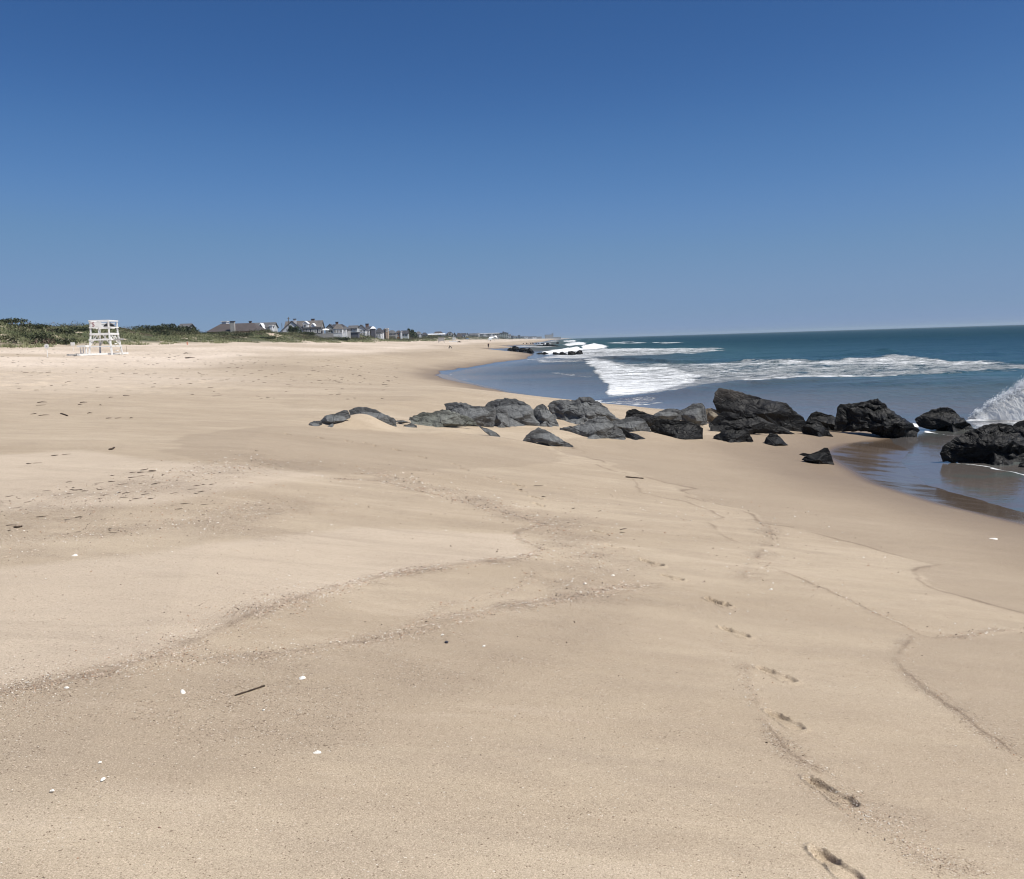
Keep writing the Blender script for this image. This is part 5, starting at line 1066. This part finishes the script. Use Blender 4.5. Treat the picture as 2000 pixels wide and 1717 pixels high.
drift('forked piece of driftwood standing up from the far sand', 878.5, 680.5, [((-1.5, -.5), (-.5, 3), .16), ((-1, 5), (4, 1), .13), ((3.5, -.5), (3, 1.5), .1)])
drift('dark brown heap of debris lying near the slim pale chair', 897, 668.6, [((-3.5, 0), (-1, 1.2), .35), ((-1, .3), (2, .8), .45), ((2, 0), (4, .4), .25)], 'debris_heap', M_STICK, 'debris')

# ------------------------------------------------------------------ people (far away)
def person(label, px, base, Y, hpx, top_m, bot_m, walk=True, group=None):
    g = at(px, base, Y) if Y else hit(px, base); Y = g[1]; H_ = hpx*Y/1800; s = H_/1.75
    root = empty('person', g, label=label, cat='person', group=group)
    J = dict(pel=(0, 0, .95), chest=(0, 0, 1.32), neck=(0, 0, 1.48), head=(0, -.02, 1.60), crown=(0, -.01, 1.70), hl=(-.10, 0, .90), kl=(-.11, -.14, .50), al=(-.11, -.06, .08), tl=(-.11, -.20, .03), hr=(.10, 0, .90), kr=(.11, .04, .49), ar=(.11, .26, .10), tr=(.11, .14, .03),
             sl=(-.18, 0, 1.42), el=(-.25, .06, 1.14), wl=(-.24, .0, .90), fl=(-.23, -.03, .80), sr=(.18, 0, 1.42), er=(.25, -.06, 1.14), wr=(.25, -.14, .92), fr=(.24, -.18, .83))
    rad = dict(pel=.15, chest=.15, neck=.06, head=.10, crown=.07, hl=.095, kl=.06, al=.04, tl=.035, hr=.095, kr=.06, ar=.04, tr=.035, sl=.065, el=.045, wl=.03, fl=.03, sr=.065, er=.045, wr=.03, fr=.03)
    E = [('pel', 'chest'), ('chest', 'neck'), ('neck', 'head'), ('head', 'crown'), ('pel', 'hl'), ('hl', 'kl'), ('kl', 'al'), ('al', 'tl'), ('pel', 'hr'), ('hr', 'kr'), ('kr', 'ar'), ('ar', 'tr'), ('chest', 'sl'), ('sl', 'el'), ('el', 'wl'), ('wl', 'fl'), ('chest', 'sr'), ('sr', 'er'), ('er', 'wr'), ('wr', 'fr')]
    def skin(name, keys, edges, mat, grow):
        ks = list(keys); me = bpy.data.meshes.new(name); me.from_pydata([tuple(v*s for v in J[k_]) for k_ in ks], [(ks.index(a), ks.index(b_)) for a, b_ in edges], [])
        o = bpy.data.objects.new(name, me); COL.objects.link(o); m = o.modifiers.new('skin', 'SKIN'); sub = o.modifiers.new('sub', 'SUBSURF'); sub.levels = 1; sub.render_levels = 1
        for i, k_ in enumerate(ks): me.skin_vertices[0].data[i].radius = ((rad[k_]+grow)*s,)*2; me.skin_vertices[0].data[i].use_root = (i == 0)
        bpy.context.view_layer.update(); e = bpy.data.meshes.new_from_object(o.evaluated_get(bpy.context.evaluated_depsgraph_get())); bpy.data.objects.remove(o)
        e.materials.clear(); e.materials.append(mat); e.polygons.foreach_set('use_smooth', np.ones(len(e.polygons), bool)); o = bpy.data.objects.new(name, e); COL.objects.link(o); o.parent = root; return o
    skn = mat_flat('tanned_skin', (.30, .16, .10), .6, .05, 3)
    skin('body', J.keys(), E, skn, 0)
    skin('shirt', ['chest', 'pel', 'neck', 'sl', 'el', 'sr', 'er'], [('chest', 'pel'), ('chest', 'neck'), ('chest', 'sl'), ('sl', 'el'), ('chest', 'sr'), ('sr', 'er')], top_m, .025)
    skin('shorts', ['pel', 'hl', 'kl', 'hr', 'kr'], [('pel', 'hl'), ('hl', 'kl'), ('pel', 'hr'), ('hr', 'kr')], bot_m, .03)
    skin('hair', ['head', 'crown'], [('head', 'crown')], M_STICK, .012)
person('walker in a dark brown top and black shorts alone on the wet sand', 954.2, 680.8, None, 10.6, mat_flat('dark_brown_shirt', (.06, .02, .015), .8, .1, 3), M_BLACK)
person('tiny beachgoer in dark clothes standing by the pale blue umbrella', 957.6, 667.8, 630, 4.6, M_BLACK, M_BLACK)

# ------------------------------------------------------------------ small things on the sand
def shell(label, px, py, w_, t_=0.35, rot=0.0, curl=False):
    g = hit(px, py); n, m = 22, 7; V = []; F = []
    rs = np.random.default_rng(int(px)); ph = rs.uniform(0, 6, 3)
    for k in range(1, m+1):
        r = k/m
        for i in range(n):
            a = 2*math.pi*i/n; rr = r*w_/2*(1+.12*math.sin(2*a+ph[0])+.09*math.sin(3*a+ph[1])+.05*math.sin(7*a+ph[2]))
            V.append((rr*math.cos(a), rr*math.sin(a)*0.62, w_*t_*(1-r**2.2)*(0.8+.2*math.cos(a))+0.002+0.0012*math.sin(r*30)))
    V.append((0, 0, w_*t_+.002)); 
    for k in range(m-1):
        for i in range(n): F.append((k*n+i, (k+1)*n+i, (k+1)*n+(i+1) % n, k*n+(i+1) % n))
    for i in range(n): F.append((len(V)-1, i, (i+1) % n))
    o = MB().add(V, F).build('seashell', M_SHELL, smooth=True); o.location = (g[0], g[1], float(gz(g[0], g[1]))+.002); o.rotation_euler = (R(6), R(-4), rot)
    return tag(o, label, 'shell', 'white shells on the sand')
shell('broad white shell fragment to the right of the straight stick', 590, 1326, .040, .3, .2)
shell('white shell fragment to the left of the straight stick', 357, 1353, .040, .25, 2.2)
shell('small curved white shell below the straight stick', 619, 1472, .034, .3, .0)
shell('tiny white shell chip just below the stick', 515, 1388, .013, .3)
shell('small white shell near the lower left corner', 201, 1524, .022, .3, 1)
shell('round white shell chip above the lower left shell', 195, 1491, .015, .35)
shell('white shell chip farthest down at the left', 102, 1546, .016, .3)
shell('white shell beside the dark mussel stone', 864, 1241, .020, .3)
shell('white oval shell right of the dark mussel stone', 945, 1263, .020, .3, .5)
shell('white round shell left of the footprints', 1197, 1125, .034, .3)
shell('off white shell in the gravel band under the grey rocks', 1142, 1141, .030, .3)
shell('white shell chip far left in the middle distance', 146, 1086, .050, .25)
shell('white shell lying on the left gravel band', 130, 1345, .024, .3)
shell('long pale shell lying alone on the damp sand at the right', 1940, 1053, .115, .10, -.35)
shell('pale shell chip low on the right sand', 1506, 1152, .028, .3)
def stick(label, p0, p1, r, name='stick', bend=0.01, mat=M_STICK):
    a, b_ = hit(*p0), hit(*p1); n = 9; P = []
    for i in range(n):
        t = i/(n-1); q = a+(b_-a)*t; q[2] = float(gz(q[0], q[1]))+r*0.8+0.001; q[0] += bend*math.sin(t*5); q[1] += bend*.6*math.sin(t*9+1); P.append(tuple(q-a))
    o = MB().tube(P, [r*(.75+.35*abs(math.sin(i*2.1))) for i in range(n)], 7).build(name, mat, smooth=True); o.location = a; return tag(o, label, 'stick')
stick('straight thin dark stick lying between two white shells', (459, 1360), (517, 1341), .0045, bend=.001)
stick('thin brown stick lying on the sand below the lone grey rock', (1222, 932.5), (1257, 935.5), .012, bend=.002)
stick('short curved black stick far off on the left sand', (212, 879), (226, 875.5), .012, bend=.02)
stick('thick dark stick on the left gravel line', (26, 1031.5), (46, 1029.5), .008)
stick('thin black twig left of the rocks', (118, 809), (134, 813), .015, bend=.02)
def pebble(label, px, py, w_, mat, name='pebble', cat='stone'):
    g = hit(px, py); n, m = 12, 6; V = []; F = []
    for k in range(m+1):
        for i in range(n):
            a = 2*math.pi*i/n; t = math.pi*k/m; r = w_/2*(1+.15*math.sin(2*a+px)+.1*math.sin(3*t+py)); V.append((r*math.sin(t)*math.cos(a), r*.7*math.sin(t)*math.sin(a), r*.5*math.cos(t)))
    for k in range(m): F += [(k*n+i, (k+1)*n+i, (k+1)*n+(i+1) % n, k*n+(i+1) % n) for i in range(n)]
    o = MB().add(V, F).build(name, mat, smooth=True); o.location = (g[0], g[1], float(gz(g[0], g[1]))+w_*.15); return tag(o, label, cat)
M_MUS = mat_flat('blue_black_shell', (.02, .018, .03), .4, .3, 40)
pebble('dark blue black mussel stone below the long gravel band', 872, 1256, .030, M_MUS)
pebble('small dark pebble above the mussel stone', 832, 1215, .018, M_STICK)
pebble('dark pebble left of the lower footprints', 1497, 1451, .012, M_STICK)
pebble('reddish brown pebble at the lower left', 311, 1617, .011, M_BRICK)
# broken shell hash and grit along the swash lines, real little shards
def shards():
    P = []; 
    def along(L, n, wd, px=None):
        L = np.asarray(L); seg = np.hypot(*(L[1:, :2]-L[:-1, :2]).T); wgt = seg/np.maximum(1, L[:-1, 1])**1.0; i = rng.choice(len(seg), n, p=wgt/wgt.sum()); t = rng.random(n)[:, None]
        q = L[i]+(L[i+1]-L[i])*t; q = q[:, :2]+rng.normal(0, 1, (n, 2))*[wd*.7, wd]; P.append(q)
    along(L1, 3600, .07); along(L2, 2600, .08); along(L1b, 600, .05); along(L3, 1500, .3); along(L2b, 300, .06); along(L5, 250, .1); along(L7, 300, .05); along(L9, 330, .05); along(L10, 900, .10); along(L11, 900, .5); along(L12, 1000, .45); along(L6, 350, .05); along(L1[:8], 2500, .25)
    n = 2600; q = rng.uniform(0, 1, (n, 2)); P.append(np.stack([-4.5+q[:, 0]*9, 2.2+q[:, 1]**1.3*12], 1))
    P = np.vstack(P); P = P[P[:, 1] > 2]; n = len(P); Z_ = gz(P[:, 0], P[:, 1])+0.0035
    size = (0.0018+0.0032*rng.random(n)**2.5)*np.clip(P[:, 1]/4.0, 0.8, 3.2)
    a = rng.uniform(0, 2*math.pi, n); V = np.zeros((n, 5, 3))
    for k in range(4):
        r = size*rng.uniform(.6, 1.3, n); V[:, k, 0] = P[:, 0]+np.cos(a+k*1.57)*r; V[:, k, 1] = P[:, 1]+np.sin(a+k*1.57)*r*0.7; V[:, k, 2] = Z_+rng.normal(0, .3, n)*size
    V[:, 4] = np.stack([P[:, 0], P[:, 1], Z_+size*.6], 1)
    b0 = (np.arange(n)*5)[:, None]; F = (b0[:, :, None]+np.array([[0, 1, 4], [1, 2, 4], [2, 3, 4], [3, 0, 4]])[None]).reshape(-1, 3)
    colr = np.array([(.80, .76, .68), (.62, .50, .38), (.10, .06, .04), (.38, .22, .13), (.70, .55, .45)])[rng.choice(5, n, p=[.20, .26, .28, .18, .08])]
    b = NB('shell_grit'); b.set(Base_Color=b.attr('tint', True), Roughness=.6)
    o = mesh_np('shell_grit', V.reshape(-1, 3), F, b.m, None, False, dict(tint=np.repeat(colr, 5, 0)))
    tag(o, 'crushed shell and dark grit strewn along the swash lines', 'shell grit', kind='stuff')
shards()
# wisps of dried seaweed and plant litter on the left sand
def litter():
    mb = MB(); spots = []
    for (px, py, n) in ((20, 995, 5), (50, 975, 7), (115, 960, 7), (140, 962, 5), (175, 945, 6), (210, 965, 9), (225, 935, 6), (245, 945, 8), (290, 972, 6), (95, 1012, 5), (285, 925, 7), (310, 922, 6), (385, 962, 8), (430, 948, 5), (200, 1038, 6), (345, 990, 7), (40, 1030, 6), (60, 904, 4), (100, 890, 4), (105, 788, 5), (125, 810, 6), (210, 775, 4), (260, 816, 5), (180, 790, 4), (355, 700, 6), (330, 690, 5), (1020, 948, 3), (1050, 968, 4), (1150, 995, 3), (1190, 1038, 3)):
        g = hit(px, py); sc = g[1]/10
        for _ in range((n+1)//2):
            x_, y_ = g[0]+rng.normal(0, .16*sc), g[1]+rng.normal(0, .10*sc); L_ = rng.uniform(.03, .12)*sc; a = rng.normal(0.15, .5); r = rng.uniform(.0015, .0038)*sc; z_ = float(gz(x_, y_))+r
            mb.tube([(x_, y_, z_), (x_+L_*.5*math.cos(a), y_+L_*.5*math.sin(a), z_+r*rng.uniform(0, 2)), (x_+L_*math.cos(a+.3), y_+L_*math.sin(a+.3), z_)], [r, r*1.3, r*.5], 4)
    for _ in range(450):
        Yv = 25+rng.random()**1.2*85; Xv = -rng.uniform(.12, .62)*Yv
        z_ = float(gz(Xv, Yv)); L_ = rng.uniform(.05, .22)*(Yv/40)**.5; r = rng.uniform(.004, .010)*(Yv/40)**.6; a = rng.normal(0, .6)
        mb.tube([(Xv, Yv, z_+r*.5), (Xv+L_*math.cos(a), Yv+L_*math.sin(a), z_+r*.5)], [r, r*.7], 4)
    tag(mb.build('seaweed_litter', M_STICK), 'dark wisps of dried seaweed scattered over the left sand', 'seaweed', kind='stuff')
litter()

# ------------------------------------------------------------------ sea air: a thin even haze that only the far shore fades into
hb = MB().box((-9900, -9900, -12), (9900, 9900, 21)).V
hz_m = bpy.data.materials.new('sea_haze'); hz_m.use_nodes = True; hz_m.node_tree.nodes.clear()
pv = hz_m.node_tree.nodes.new('ShaderNodeVolumePrincipled'); ho = hz_m.node_tree.nodes.new('ShaderNodeOutputMaterial')
pv.inputs['Color'].default_value = (0.72, 0.88, 0.98, 1); pv.inputs['Density'].default_value = 0.00011; pv.inputs['Anisotropy'].default_value = 0.2
hz_m.node_tree.links.new(pv.outputs[0], ho.inputs['Volume'])
hz = mesh_np('haze', hb, [(0,3,2,1),(4,5,6,7),(0,1,5,4),(1,2,6,5),(2,3,7,6),(3,0,4,7)], hz_m)
tag(hz, 'thin bluish sea haze over the far shore', 'haze', kind='stuff')
